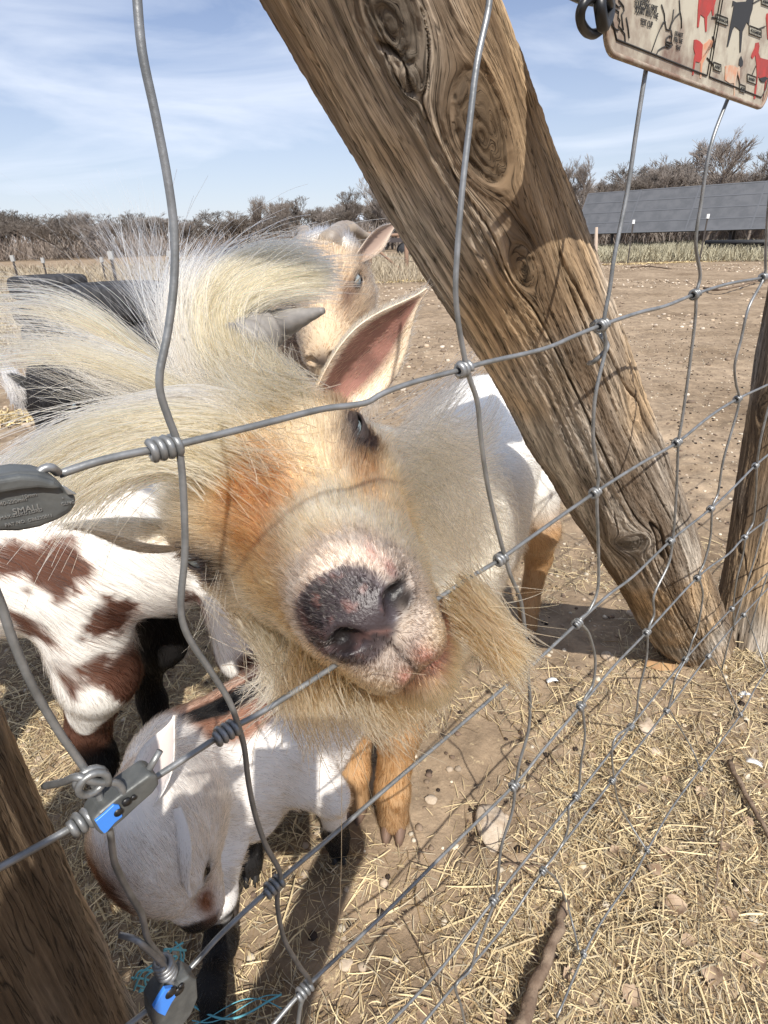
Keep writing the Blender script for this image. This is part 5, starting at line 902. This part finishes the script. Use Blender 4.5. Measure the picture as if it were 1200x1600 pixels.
lock('hair_tuft', [g((380, 640, .39), (350, 560, .40), (345, 490, .41), (400, 435, .42), (470, 415, .42), (530, 418, .42)), g((420, 630, .385), (380, 560, .40), (370, 500, .41), (410, 465, .415), (470, 450, .42), (520, 450, .42)), g((360, 640, .39), (315, 560, .40), (310, 480, .41), (350, 415, .42), (430, 385, .425), (500, 390, .43))], 7500, .010, .010, .009, BL, G1, lvar=.18)
lock('hair_tuft', [g((370, 660, .385), (310, 580, .40), (285, 500, .41), (290, 430, .42), (330, 375, .43)), g((340, 660, .38), (290, 590, .39), (272, 520, .40), (275, 450, .41), (295, 390, .42)), g((400, 640, .385), (350, 570, .40), (320, 500, .41), (320, 440, .42), (370, 395, .43), (430, 372, .43))], 2100, .009, .009, .014, WHT, G1, cl=.85)
lock('stray_hairs', [g((320, 640, .39), (270, 540, .40), (210, 450, .41), (150, 390, .42), (80, 330, .43)), g((320, 640, .39), (270, 530, .40), (230, 440, .41), (210, 370, .42), (190, 320, .42)), g((330, 640, .39), (290, 530, .40), (270, 440, .41), (255, 390, .42), (240, 340, .42))], 420, .010, .014, .028, WHT, G1, rad=(.00005, .00009), wild=.010, lvar=.3)
lock('stray_hairs', [g((330, 660, .38), (240, 600, .385), (150, 570, .39), (60, 500, .40), (-20, 440, .41)), g((330, 660, .38), (220, 640, .38), (120, 610, .38), (60, 590, .38), (0, 610, .38))], 330, .012, .016, .030, WHT + BL, G1, rad=(.00005, .0001), wild=.010)
lock('forelock', [g((450, 640, .345), (400, 600, .355), (360, 570, .37), (330, 520, .385)), g((450, 690, .335), (410, 670, .34), (365, 655, .345), (320, 640, .355)), g((440, 760, .31), (390, 730, .315), (340, 700, .32), (290, 690, .325))], 2600, .016, .014, .014, [(.88, .80, .62), (.74, .58, .36), (.86, .80, .64)], G1, lvar=.5)
lock('forelock', [g((430, 640, .355), (415, 600, .37), (400, 560, .39), (385, 520, .405)), g((470, 620, .355), (450, 590, .37), (430, 565, .39), (412, 540, .40)), g((390, 650, .355), (375, 600, .375), (365, 560, .39), (360, 510, .41))], 3200, .013, .011, .012, WHT + BL, G1, lvar=.35)
lock('beard', [g((715, 930, .325), (760, 960, .325), (805, 995, .325), (855, 1018, .325)), g((710, 965, .32), (745, 1000, .32), (780, 1040, .32), (810, 1085, .32)), g((725, 900, .33), (765, 935, .33), (800, 975, .33), (840, 1012, .33))], 2200, .008, .007, .006, DKB + [(.62, .52, .32)], G1, lvar=.3)
lock('beard', [g((470, 1020, .31), (455, 1060, .27), (460, 1095, .255), (480, 1130, .25)), g((520, 1045, .30), (510, 1075, .27), (515, 1100, .262), (530, 1135, .26)), g((560, 1060, .325), (570, 1090, .325), (600, 1120, .325), (630, 1145, .325)), g((650, 1050, .315), (665, 1070, .315), (680, 1090, .315), (690, 1110, .315))], 4200, .012, .010, .009, DKB + [(.66, .56, .38), (.5, .4, .26)], G1, lvar=.35, droop=.006)
lock('throat_hair', [g((400, 960, .36), (430, 1010, .37), (420, 1060, .37), (370, 1085, .37)), g((430, 980, .36), (450, 1040, .36), (450, 1090, .36), (430, 1120, .36)), g((480, 1020, .35), (480, 1070, .35), (500, 1110, .35), (520, 1130, .35)), g((350, 900, .37), (380, 950, .375), (420, 1000, .38), (430, 1060, .38))], 4800, .014, .013, .012, [(.82, .70, .50), (.92, .84, .66), (.62, .47, .30)], G1, lvar=.35)
lock('neck_mane', [g((660, 700, .45), (720, 680, .50), (760, 640, .55), (780, 580, .60)), g((680, 760, .43), (740, 780, .47), (780, 800, .50), (790, 850, .52)), g((690, 830, .40), (715, 870, .42), (730, 900, .44), (735, 930, .45)), g((640, 660, .46), (690, 600, .52), (730, 560, .58), (760, 530, .62))], 3600, .020, .016, .012, [(.97, .93, .82), (.90, .80, .62), (.98, .97, .93)], G1, lvar=.45, rad=(.0001, .00018))
lock('whiskers', [g((330, 905, .33), (320, 950, .32), (310, 1000, .31)), g((345, 900, .33), (345, 950, .32), (350, 1010, .31))], 16, .006, .008, .016, [(.75, .68, .5), (.8, .75, .6)], G1, rad=(.00008, .00012))
# ------------------------------------------------------------------ generic goat
def goat(label, loc, H, spine, legs, patt, coat, hn=16000, cl=.02, hs=1.0, res=.009, hres=.004, ears=(), horns=(), hoofm=None, br=(.09, .10), neckr=(.05, .075), headhair=9000, hoofdir=(0, -1), eyes=True, extra=(), fr=(.00015, .00028), hlen=.008, hm=None, tail=None, iris=None):
    T = thing('goat', label, 'goat', loc); wth, rmp = [np.array(v, float) for v in spine]; hop = head_ops(H, True); oc = H.w((0, -.075, -.02)); thr = H.w((0, -.05, -.065))
    bo = [('c', oc, wth, neckr[0], neckr[1], .035), ('c', thr, wth + [0, 0, -.05], neckr[0] * .85, neckr[1], .035), ('c', wth + [0, 0, -.02], rmp + [0, 0, -.02], br[0], br[1], .04), ('c', wth + (rmp - wth) * .1 + [0, 0, -.06], wth + (rmp - wth) * .7 + [0, 0, -.075], br[0] * .9, br[1] * .98, .04)]
    for J, Rr in legs: legs_ops(bo, J, Rr)
    if tail is not None: legs_ops(bo, tail[0], tail[1])
    bo += list(extra)
    lo, hi = bounds(hop); Va, Fa, Na = surf(hop + bo[:2], hres, lo, hi); Vc, Fc, Nc = surf(bo, res); Fc = Fc[(ev(hop, Vc) > .002)[Fc].all(1)]
    parts = [(Va, Fa, patt(Va, H.inv(Va), True)), (Vc, Fc, patt(Vc, H.inv(Vc), False))]; es = []
    for b, t, w_, op, outer, inner, cup in ears: e_ = leaf_ear(H, 1, b, t, w_, np.asarray(op, float), n=22, m=11, cup=cup, th=.0025); parts.append((e_[0], e_[1], ear_col(e_[2], np.array(outer), np.array(inner), None))); es.append((e_, outer))
    V, F, C_ = join(parts); mesh('body', V, F, M_skin, T, True, C_)
    hooves(T, [(np.array(J[-1]), hoofdir) for J, _ in legs], hs, hoofm)
    if eyes:
        for s_ in (-1, 1): eye(H, (s_ * .0462, .003, .0015), .0120, T, H.d((s_ * .85, .42, .2)), iris); lids(H, (s_ * .0462, .003, .0015), .0122, T, H.d((s_ * .85, .42, .2)), .5)
    for pts_, r0, r1, m_ in horns: horn('horn', pts_, r0, r1, m_, T, 12)
    nrt, tri, w = sample(Vc, Fc, hn); nr = nrm((Nc[tri] * w[:, :, None]).sum(1)); bk = nrm((rmp - wth) * [1, 1, 0]); comb = bk + np.array([0, 0, -.8]) + 0 * nrt; low = sst(.30 * wth[2] / .45, .22 * wth[2] / .45, nrt[:, 2])[:, None]; comb = comb * (1 - low) + np.array([0, 0, -1.0]) * low
    ln = (cl * (1 - .6 * low[:, 0])) * rng.uniform(.6, 1.3, hn); P = grow(nrt, nr, comb, ln, lift=.22, curl=.25, grav=.05, m=4, clump=hn // 20, clr=.01); curves('coat', P, rng.uniform(fr[0], fr[1], hn), np.clip(patt(nrt, H.inv(nrt), False) * rng.uniform(.75, 1.2, (hn, 1)), 0, 1), M_fur, T)
    nrt, tri, w = sample(Va, Fa, headhair, lambda P: sst(-.12, -.09, H.inv(P)[:, 1]) * (1 - .9 * blob(H.inv(P), (0, .14, -.033), (.016, .015, .012))) * (1 - blob(H.inv(P), (.052, .003, 0), (.012, .012, .009))) * (1 - blob(H.inv(P), (-.052, .003, 0), (.012, .012, .009)))); nr = nrm((Na[tri] * w[:, :, None]).sum(1)); comb = nrm(nrt - H.w((0, .125, -.035))) + H.d((0, -.6, 0)); q_ = H.inv(nrt)
    P = grow(nrt, nr, comb, hlen * H.s * (.35 + 1.0 * sst(.02, .12, np.linalg.norm(q_ - [0, .135, -.036], axis=1))) * rng.uniform(.7, 1.3, headhair), lift=.3, curl=.2, m=4, clump=headhair // 12, clr=.005); curves('head_coat', P, rng.uniform(fr[0] * .7, fr[1] * .7, headhair), np.clip(patt(nrt, q_, True) * rng.uniform(.75, 1.2, (headhair, 1)), 0, 1), M_fur, T)
    for e_, outer in es:
        nrt, tri, w = sample(e_[0], e_[1], 2500); s3 = (e_[2][tri] * w[:, :, None]).sum(1); ok = ~((s3[:, 0] < .5) & (np.abs(s3[:, 2]) < .6)); nrt, s3 = nrt[ok], s3[ok]; ax, op, sd = e_[3]; P = grow(nrt, nrm(np.where(s3[:, :1] > .5, -op, op) + 0 * nrt), ax + 0 * nrt, .008 * H.s * rng.uniform(.5, 1.2, len(nrt)), lift=.15, m=3, curl=.05); curves('ear_hair', P, rng.uniform(fr[0] * .6, fr[1] * .6, len(nrt)), np.array(outer) * rng.uniform(.75, 1.15, (len(nrt), 1)), M_fur, T)
    return T
def std_legs(wth, rmp, s=1.0, out=.06, front=None, rear=None, r=1.0):
    wth, rmp = np.array(wth, float), np.array(rmp, float); f = nrm((wth - rmp) * [1, 1, 0]); sd = np.array([-f[1], f[0], 0]); L_ = []; h = wth[2]
    for i, q in enumerate((-1, 1)):
        c = (wth + sd * q * out) * [1, 1, 0]; e = c if front is None or front[i] is None else np.array([*front[i][:2], 0.0]); L_.append(([c + [0, 0, h * .74], (c * .5 + e * .5) + [0, 0, h * .42], e + f * .012 + [0, 0, h * .36] if False else (c * .25 + e * .75) + [0, 0, h * .34], e - f * .004 + [0, 0, h * .13], e + [0, 0, .02 * s]], [.052 * r, .032 * r, .026 * r, .019 * r, .021 * r]))
    for i, q in enumerate((-1, 1)):
        c = (rmp + sd * q * out) * [1, 1, 0]; e = c - f * .03 if rear is None or rear[i] is None else np.array([*rear[i][:2], 0.0]); L_.append(([c + [0, 0, h * .78], (c * .7 + e * .3) + f * .03 + [0, 0, h * .55], e - f * .035 + [0, 0, h * .36], e - f * .01 + [0, 0, h * .13], e + [0, 0, .02 * s]], [.08 * r, .044 * r, .024 * r, .019 * r, .021 * r]))
    return L_
# upright tan goat with curled horns
HT = Head(*hmat([[-0.997, -0.0112, 0.0772], [0.0583, -0.7643, 0.6422], [0.0518, 0.6447, 0.7627]], [-0.0990, 0.3620, -0.9300], 1.10))
HT = Head(nrm((HT.R @ np.array([[math.cos(.32), 0, math.sin(.32)], [0, 1, 0], [-math.sin(.32), 0, math.cos(.32)]])).T).T, HT.t + 0, HT.s)
def patt_tan(P, q, head):
    n = fbm(P, 30, 3, 5)[:, None]; c = np.array([.47, .365, .26]) * (.8 + .4 * n) + 0 * P
    def put(col, w): nonlocal c; w = np.clip(w, 0, 1)[:, None]; c = c * (1 - w) + np.asarray(col) * w
    if head:
        x, y, z = q.T; put((.80, .77, .72), sst(-.02, -.055, y) * sst(.01, .035, z)); put((.14, .085, .06), 1.0 * blob(q, (-.040, .040, -.002), (.012, .04, .014))); put((.16, .10, .07), .9 * blob(q, (.042, .035, .0), (.011, .03, .016))); put((.62, .47, .30), .8 * blob(q, (0, .10, -.04), (.035, .035, .03))); put((.12, .085, .065), sst(-.075, -.09, z) * sst(.12, .02, y)); put((.07, .05, .045), .9 * blob(q, (0, .135, -.033), (.016, .012, .012)))
        for s_ in (-1, 1): put((.05, .035, .03), blob(q, (s_ * .053, .004, 0), (.015, .017, .012)))
    else: put((.14, .10, .08), sst(.62, .45, fbm(P, 6, 2, 3)) * .6 * sst(.66, .58, P[:, 2])); put((.10, .07, .05), sst(.25, .12, P[:, 2]))
    return np.clip(c, 0, 1)
tw_, tr_ = np.array([-.14, 1.22, .60]), np.array([-.42, 1.66, .58])
goat('tan goat with curled horns and a pale blue eye looking over the blond one', (-.28, 1.45, 0), HT, (tw_, tr_), std_legs(tw_, tr_), patt_tan, None, hn=18000, cl=.035, br=(.10, .115), neckr=(.055, .085), fr=(.00025, .0005), headhair=17000, hlen=.017,
     ears=[(HT.w((-.052, -.045, .01)), pt(624, 345, .99), .016, RC @ np.array([.3, -.6, .8]), (.46, .38, .31), (.30, .22, .18), .7), (HT.w((.052, -.045, .01)), pt(380, 400, .99), .024, RC @ np.array([-.3, -.6, .8]), (.46, .38, .31), (.25, .18, .15), .7)],
     horns=[([HT.w((-.022, -.035, .045)), pt(532, 362, 1.0), pt(547, 357, 1.02), pt(565, 366, 1.05), pt(590, 375, 1.08)], .019, .004, M_hornt), ([HT.w((.022, -.035, .045)), pt(478, 366, 1.0), pt(470, 364, 1.03), pt(462, 380, 1.07)], .016, .005, M_hornt)])
lock('goatee', [g((530, 560, .97), (550, 590, .97), (560, 620, .98), (555, 660, .98)), g((560, 520, .98), (572, 560, .99), (580, 600, .99), (585, 640, .99))], 1500, .018, .018, .02, [(.25, .18, .13), (.6, .52, .42), (.75, .7, .62)], bpy.data.objects['goat.001'], rad=(.00018, .0003))
# spotted goat on the left, its head beyond the left edge
sw_, sr_ = np.array([-.60, .60, .495]), np.array([-.20, .735, .505]); fsp = nrm((sw_ - sr_) * [1, 1, 0])
RS = np.array([np.cross(fsp, [0, 0, 1.]), fsp, [0, 0, 1.]]).T; RS = RS @ np.array([[1, 0, 0], [0, math.cos(-.6), -math.sin(-.6)], [0, math.sin(-.6), math.cos(-.6)]]); HS = Head(RS, np.array([-.86, .52, .58]), .95)
SP = [(20, 872, 36), (95, 885, 50), (165, 925, 20), (172, 975, 40), (205, 950, 20), (215, 1000, 30), (30, 985, 34), (70, 1010, 18), (130, 990, 16), (150, 1040, 30), (300, 945, 26)]
def patt_spot(P, q, head):
    n = fbm(P, 25, 3, 5); c = np.array([.80, .77, .72]) * (.88 + .2 * n[:, None]) + 0 * P; BR = np.array([.105, .050, .034])
    if head: w = sst(.5, .56, fbm(P, 14, 2, 9))
    else:
        w = sst(.575, .60, fbm(P, 13, 2, 19)) * sst(-.36, -.30, P[:, 0]) * .0 + sst(.55, .59, fbm(P, 12, 2, 33)) * ((P[:, 1] > .70) | (P[:, 0] < -.52))
        for px, py, r in SP:
            a = cyl_like(px, py); w = np.maximum(w, sst(1.15, .85, np.linalg.norm((P - a) / [1, 1, 1.1], axis=1) / (r / 900 * .60) + (fbm(P, 45, 2, 3) - .5) * 1.3 + (fbm(P, 160, 2, 4) - .5) * .8))
        w = np.maximum(w, sst(.34, .31, P[:, 2] + (n - .5) * .08)); w = w * (1 - sst(.50, .54, fbm(P * [1, 1, .7], 15, 2, 57)) * ((P[:, 2] > .15) & (P[:, 2] < .36)))
    c = c * (1 - w[:, None]) + BR * (.7 + .7 * n[:, None]) * w[:, None]; k = sst(.115, .085, P[:, 2])[:, None]; bl = ((P[:, 2] < .33) & (P[:, 1] > .72))[:, None] * 1.0; k = np.maximum(k, bl); return np.clip(c * (1 - k) + np.array([.012, .011, .011]) * k, 0, 1)
def cyl_like(px, py):
    r = ray(px, py); n_ = np.array([fsp[1], -fsp[0], 0.]); n_ = n_ if n_ @ r < 0 else -n_; a = sw_ + n_ * .088; return CAM + r * (((a - CAM) @ n_) / (r @ n_))
lf1 = gnd(168, 1232) * [1, 1, 0]; lf2 = gnd(248, 1135) * [1, 1, 0]
SL = [([np.array([-.395, .63, .42]), np.array([-.405, .635, .26]), lf1 + [-.004, .01, .13], lf1 + [0, .008, .06], lf1 + [0, 0, .02]], [.066, .050, .029, .022, .023]), ([np.array([-.36, .76, .42]), np.array([-.375, .78, .20]), lf2 + [0, .0, .13], lf2 + [0, 0, .06], lf2 + [0, 0, .02]], [.055, .036, .026, .022, .024])]
SL += std_legs(sw_ + fsp * -.08, sr_ - fsp * .0)[2:] ; SL += [([sw_ + [-.04, -.02, -.12], sw_ + [-.06, -.02, -.24], (-.66, .58, .07), (-.66, .58, .02)], [.05, .03, .02, .022])]
goat('white goat with red brown spots and dark lower legs standing at the left', (-.40, .68, 0), HS, (sw_, sr_), SL, patt_spot, None, hn=42000, cl=.027, br=(.090, .094), fr=(.00013, .00024), hm=None, ears=[(HS.w((.05, -.05, .01)), HS.w((.14, -.06, .0)), .024, (0, 0, -1.), (.7, .65, .6), (.3, .2, .17), .7), (HS.w((-.05, -.05, .01)), HS.w((-.14, -.06, .0)), .024, (0, 0, -1.), (.7, .65, .6), (.3, .2, .17), .7)], headhair=3000, hoofdir=fsp[:2], hres=.006)
# kid in the lower left corner
HK = Head(*hmat([[-0.9527, 0.3037, 0.0068], [-0.2956, -0.9218, -0.2509], [-0.0699, -0.2411, 0.968]], [-0.1857, -0.3110, -0.4906], 0.63), 1.0, .95, .90)
kw, kr = np.array([-.235, .475, .262]), np.array([-.085, .625, .262])
def patt_kid(P, q, head):
    n = fbm(P, 35, 3, 5); c = np.array([.74, .71, .68]) * (.86 + .24 * n[:, None]) + 0 * P; BRN = np.array([.20, .10, .065]); wc = np.clip(2.6 * blob(P + (n[:, None] - .5) * .02, pt(192, 1372, .490), (.024, .048, .045)), 0, 1)[:, None]; c = c * (1 - wc) + BRN * .45 * wc
    def put(col, w): nonlocal c; w = np.clip(w, 0, 1)[:, None]; c = c * (1 - w) + np.asarray(col) * w
    if head:
        x, y, z = q.T; dn = np.linalg.norm((q - [0, .116, -.028]) / [.028, .032, .050], axis=1); put((.018, .016, .016), sst(1.2, .9, dn + (n - .5) * .4)); put(BRN, 1.1 * blob(q, (-.030, .070, -.010), (.012, .045, .022))); put(BRN * .6, 2.2 * blob(q, (.050, -.008, -.022), (.020, .040, .034))); put((.03, .02, .018), 1.1 * blob(q, (.052, .02, -.012), (.014, .04, .012))); put(BRN, sst(.03, .045, x) * sst(-.03, -.05, z) * .5)
        for s_ in (-1, 1): put((.012, .01, .01), 1.2 * blob(q, (s_ * .053, .006, .0), (.014, .02, .012)))
    else:
        ax = nrm((kr - kw) * [1, 1, 0]); lat = (P - kw) @ np.array([-ax[1], ax[0], 0]); along = (P - kw) @ ax; lat = lat + (n - .5) * .008
        put(np.array([.24, .13, .09]), sst(-.055, -.045, lat) * sst(.30, .306, P[:, 2] + .035) * sst(-.0, .02, along)); put(np.array([.50, .33, .25]), sst(.012, .02, lat) * sst(.27, .29, P[:, 2]) * sst(.0, .02, along)); put((.015, .014, .014), sst(.017, .012, np.abs(lat + .002)) * sst(.28, .30, P[:, 2]) * sst(.0, .02, along)); put((.015, .014, .014), sst(.105, .090, P[:, 2] + (n - .5) * .05))
    return np.clip(c, 0, 1)
hf = [gnd(335, 1590) * [1, 1, 0], gnd(395, 1368) * [1, 1, 0], gnd(530, 1335) * [1, 1, 0], np.array([-.12, .70, 0])]
KL = [([pt(338, 1325, .655), pt(338, 1400, .675), pt(345, 1475, .715), hf[0] + [0, .01, .045], hf[0] + [0, 0, .015]], [.034, .020, .0165, .0130, .0145]), ([pt(395, 1215, .68), pt(400, 1275, .71), hf[1] + [0, .01, .075], hf[1] + [0, 0, .04], hf[1] + [0, 0, .015]], [.036, .021, .0165, .0135, .0145]),
      ([pt(450, 1165, .70), pt(482, 1215, .705), pt(518, 1245, .715), hf[2] + [-.002, .0, .04], hf[2] + [0, 0, .015]], [.050, .030, .019, .0145, .0155]), ([(-.11, .66, .21), (-.12, .68, .14), (-.12, .72, .09), hf[3] + [0, 0, .04], hf[3] + [0, 0, .015]], [.05, .03, .018, .0135, .015])]
goat('small white kid with brown patches, black nose and black feet in the lower left corner', (-.18, .53, 0), HK, (kw, kr), KL, patt_kid, None, hn=46000, cl=.013, hs=.72, res=.006, hres=.0024, br=(.068, .078), neckr=(.040, .054), headhair=32000, fr=(.00010, .00020), hlen=.013,
     ears=[(pt(222, 1265, .475), pt(272, 1118, .478), .022, RC @ np.array([-.5, .3, .8]), (.74, .71, .68), (.62, .54, .50), .5), (pt(268, 1262, .470), pt(300, 1400, .462), .018, RC @ np.array([.9, .1, -.5]), (.72, .69, .66), (.30, .17, .13), .6)], hoofm=mat('black_hoof', (.02, .018, .017), .5), hoofdir=(.1, -1), iris=mat('dark_iris', (.02, .014, .01), .1))
# black goat on the left with a white tipped ear, and a dark goat hidden behind the tuft
def patt_black(P, q, head):
    n = fbm(P, 20, 3, 5)[:, None]; c = np.array([.016, .015, .016]) * (.7 + .7 * n) + 0 * P
    if not head: w = sst(.60, .63, fbm(P, 6, 2, 12))[:, None] * sst(.52, .5, P[:, 2:3]); c = c * (1 - w) + np.array([.6, .57, .53]) * w
    return c
def place_head(pos, fwd, pitch, s):
    f = nrm(np.array([fwd[0], fwd[1], 0.])); R_ = np.array([np.cross(f, [0, 0, 1.]), f, [0, 0, 1.]]).T; R_ = R_ @ np.array([[1, 0, 0], [0, math.cos(pitch), -math.sin(pitch)], [0, math.sin(pitch), math.cos(pitch)]]); return Head(R_, np.array(pos, float), s)
bp = pt(110, 625, 1.12); HB = place_head(bp + [-.02, -.03, .0], (-.15, -1), -.9, .85); bw, brr = bp + [-.06, .22, -.07], bp + [-.22, .58, -.07]
goat('black goat with a white tipped ear lowering its head under the hair tuft', bp * [1, 1, 0], HB, (bw, brr), std_legs(bw, brr, r=.9), patt_black, None, hn=7000, cl=.02, br=(.085, .095), fr=(.0003, .0005), headhair=5000, hres=.006, ears=[(HB.w((.05, -.045, .01)), pt(8, 585, 1.08), .034, RC @ np.array([0, -1., .3]), (.05, .048, .046), (.03, .02, .02), .7), (HB.w((-.05, -.045, .01)), pt(185, 640, 1.1), .026, RC @ np.array([0, -1., .3]), (.02, .02, .02), (.03, .02, .02), .7)])
o_ = bpy.data.objects['goat.004'] if 'goat.004' in bpy.data.objects else None
lock('white_ear_tip', [g((30, 625, 1.08), (22, 605, 1.08), (14, 590, 1.08), (6, 575, 1.08)), g((45, 622, 1.08), (30, 600, 1.08), (18, 585, 1.08), (8, 572, 1.08))], 1800, .013, .014, .006, [(.85, .84, .82), (.8, .78, .75)], o_, rad=(.0003, .0005), lvar=.3)
dp_ = pt(395, 470, 1.30); HD_ = place_head(dp_ + [0, 0, .03], (.5, -1), -.6, .9); dw, dr = dp_ + [-.10, .18, -.10], dp_ + [-.30, .55, -.10]
goat('dark goat mostly hidden behind the blond tuft, one pointed ear showing', dp_ * [1, 1, 0], HD_, (dw, dr), std_legs(dw, dr, r=.9), patt_black, None, hn=5000, cl=.02, br=(.09, .10), fr=(.0003, .0006), headhair=4000, hres=.006, ears=[(HD_.w((.05, -.045, .01)), pt(366, 380, 1.33), .028, RC @ np.array([0, -.4, 1.]), (.03, .024, .02), (.07, .05, .04), .6), (HD_.w((-.05, -.045, .01)), pt(440, 470, 1.3), .026, RC @ np.array([0, -.4, 1.]), (.03, .024, .02), (.07, .05, .04), .6)])
# ------------------------------------------------------------------ the photographer, crouching behind the phone (casts the shade in the lower left)
def person():
    T = thing('person', 'crouching person in a dark jacket and jeans holding a phone up before the fence', 'person', (-.02, -.42, 0)); O = []
    def c_(a, b, ra, rb, k=.03): O.append(('c', np.array(a, float), np.array(b, float), ra, rb, k))
    hip = np.array([-.22, -.62, .40]); ch = np.array([-.22, -.45, .80]); nk = np.array([-.22, -.40, .96]); hd = np.array([-.22, -.36, 1.12]); c_(hip, ch, .125, .125, .05); c_(ch + [-.11, 0, .03], ch + [.11, 0, .03], .075, .075, .05); c_(ch, nk, .07, .052); c_(nk, hd - [0, 0, .04], .05, .055); O.append(('e', hd, np.eye(3), np.array([.074, .092, .108]), .02)); O.append(('e', hd + [0, .085, -.02], np.eye(3), np.array([.014, .022, .02]), .012)); O.append(('e', hd + [0, .05, -.075], np.eye(3), np.array([.045, .045, .03]), .02))
    for s_ in (-1, 1): O.append(('e', hd + [s_ * .076, -.005, -.01], np.eye(3), np.array([.010, .02, .03]), .006)); O.append(('e-', hd + [s_ * .032, .092, .012], np.eye(3), np.array([.016, .012, .010]), .01))
    wr = {}
    for s_ in (-1, 1):
        sh = ch + [s_ * .165, .02, .04]; el = np.array([-.20 + s_ * .17, -.32, .66]); w_ = np.array([s_ * .085, -.075, .725]); c_(sh, el, .055, .042); c_(el, w_, .04, .027); wr[s_] = w_; pal = np.array([s_ * .075, -.035, .765]); c_(w_, pal, .027, .030, .015)
        for j in range(4):
            b0 = pal + [s_ * .008, .0, -.02 + .018 * j]; b1 = b0 + [-s_ * .004, -.022, .012]; b2 = b1 + [-s_ * (.030 - .003 * abs(j - 1.5)), -.004, .002]; c_(b0, b1, .0095, .009, .006); c_(b1, b2, .0088, .0075, .004)
        c_(pal + [0, .01, -.02], pal + [-s_ * .03, .0, -.034], .0115, .009, .006)
        kn = np.array([-.22 + s_ * .20, -.30, .46]); an = np.array([-.22 + s_ * .16, -.52, .09]); c_(hip + [s_ * .09, 0, 0], kn, .088, .060, .03); c_(kn, an, .058, .040, .02); c_(an + [0, -.02, -.04], an + [0, .17, -.05], .038, .032, .02)
    V, F, N_ = surf(O, .006); z = V[:, 2]; c = np.tile(np.array([.03, .035, .05]), (len(V), 1)); c[z < .50] = (.05, .075, .14); c[(z < .10)] = (.05, .035, .025); skin = ((z > .99) | ((V[:, 1] > -.10) & (z > .68))); c[skin] = (.52, .33, .24); hair = (z > 1.0) & ((z > hd[2] + .055) | (V[:, 1] < hd[1] - .02)); c[hair] = (.05, .032, .02)
    mesh('body', V, F, M_skin, T, True, c)
    for s_ in (-1, 1):
        mb = MB(); cc_ = hd + [s_ * .031, .079, .010]; mb.tube([cc_, cc_ + [0, .006, 0]], [.009, .004], 12); mb.build('eye', M_pupil, T)
    V, F, N_ = surf([('e', hd + [0, -.018, .018], np.eye(3), np.array([.083, .092, .106]), .01), ('e-', hd + [0, .085, -.04], np.eye(3), np.array([.09, .10, .10]), .02)], .006); mesh('hair', V, F, mat('brown_hair', (.05, .032, .02), .6), T)
    ph = thing('phone', 'black mobile phone held in both hands by the crouching person', 'phone', CAM + zc * 0 - RC @ np.array([0, 0, -1.]) * .012); f_ = RC @ np.array([0, 0, -1.]); r_ = RC @ np.array([1., 0, 0]); u_ = RC @ np.array([0, 1., 0]); o = MB().box(CAM - f_ * .018 - u_ * .045 , r_ * .037, u_ * .074, f_ * .004).build('case', M_black, ph, False); bevel(o, .003, 3)
    V = MB(); V.tube([CAM - f_ * .014 - u_ * .0, CAM - f_ * .0115], [.009, .0085], 20); V.build('lens_ring', M_cast, ph)
person()
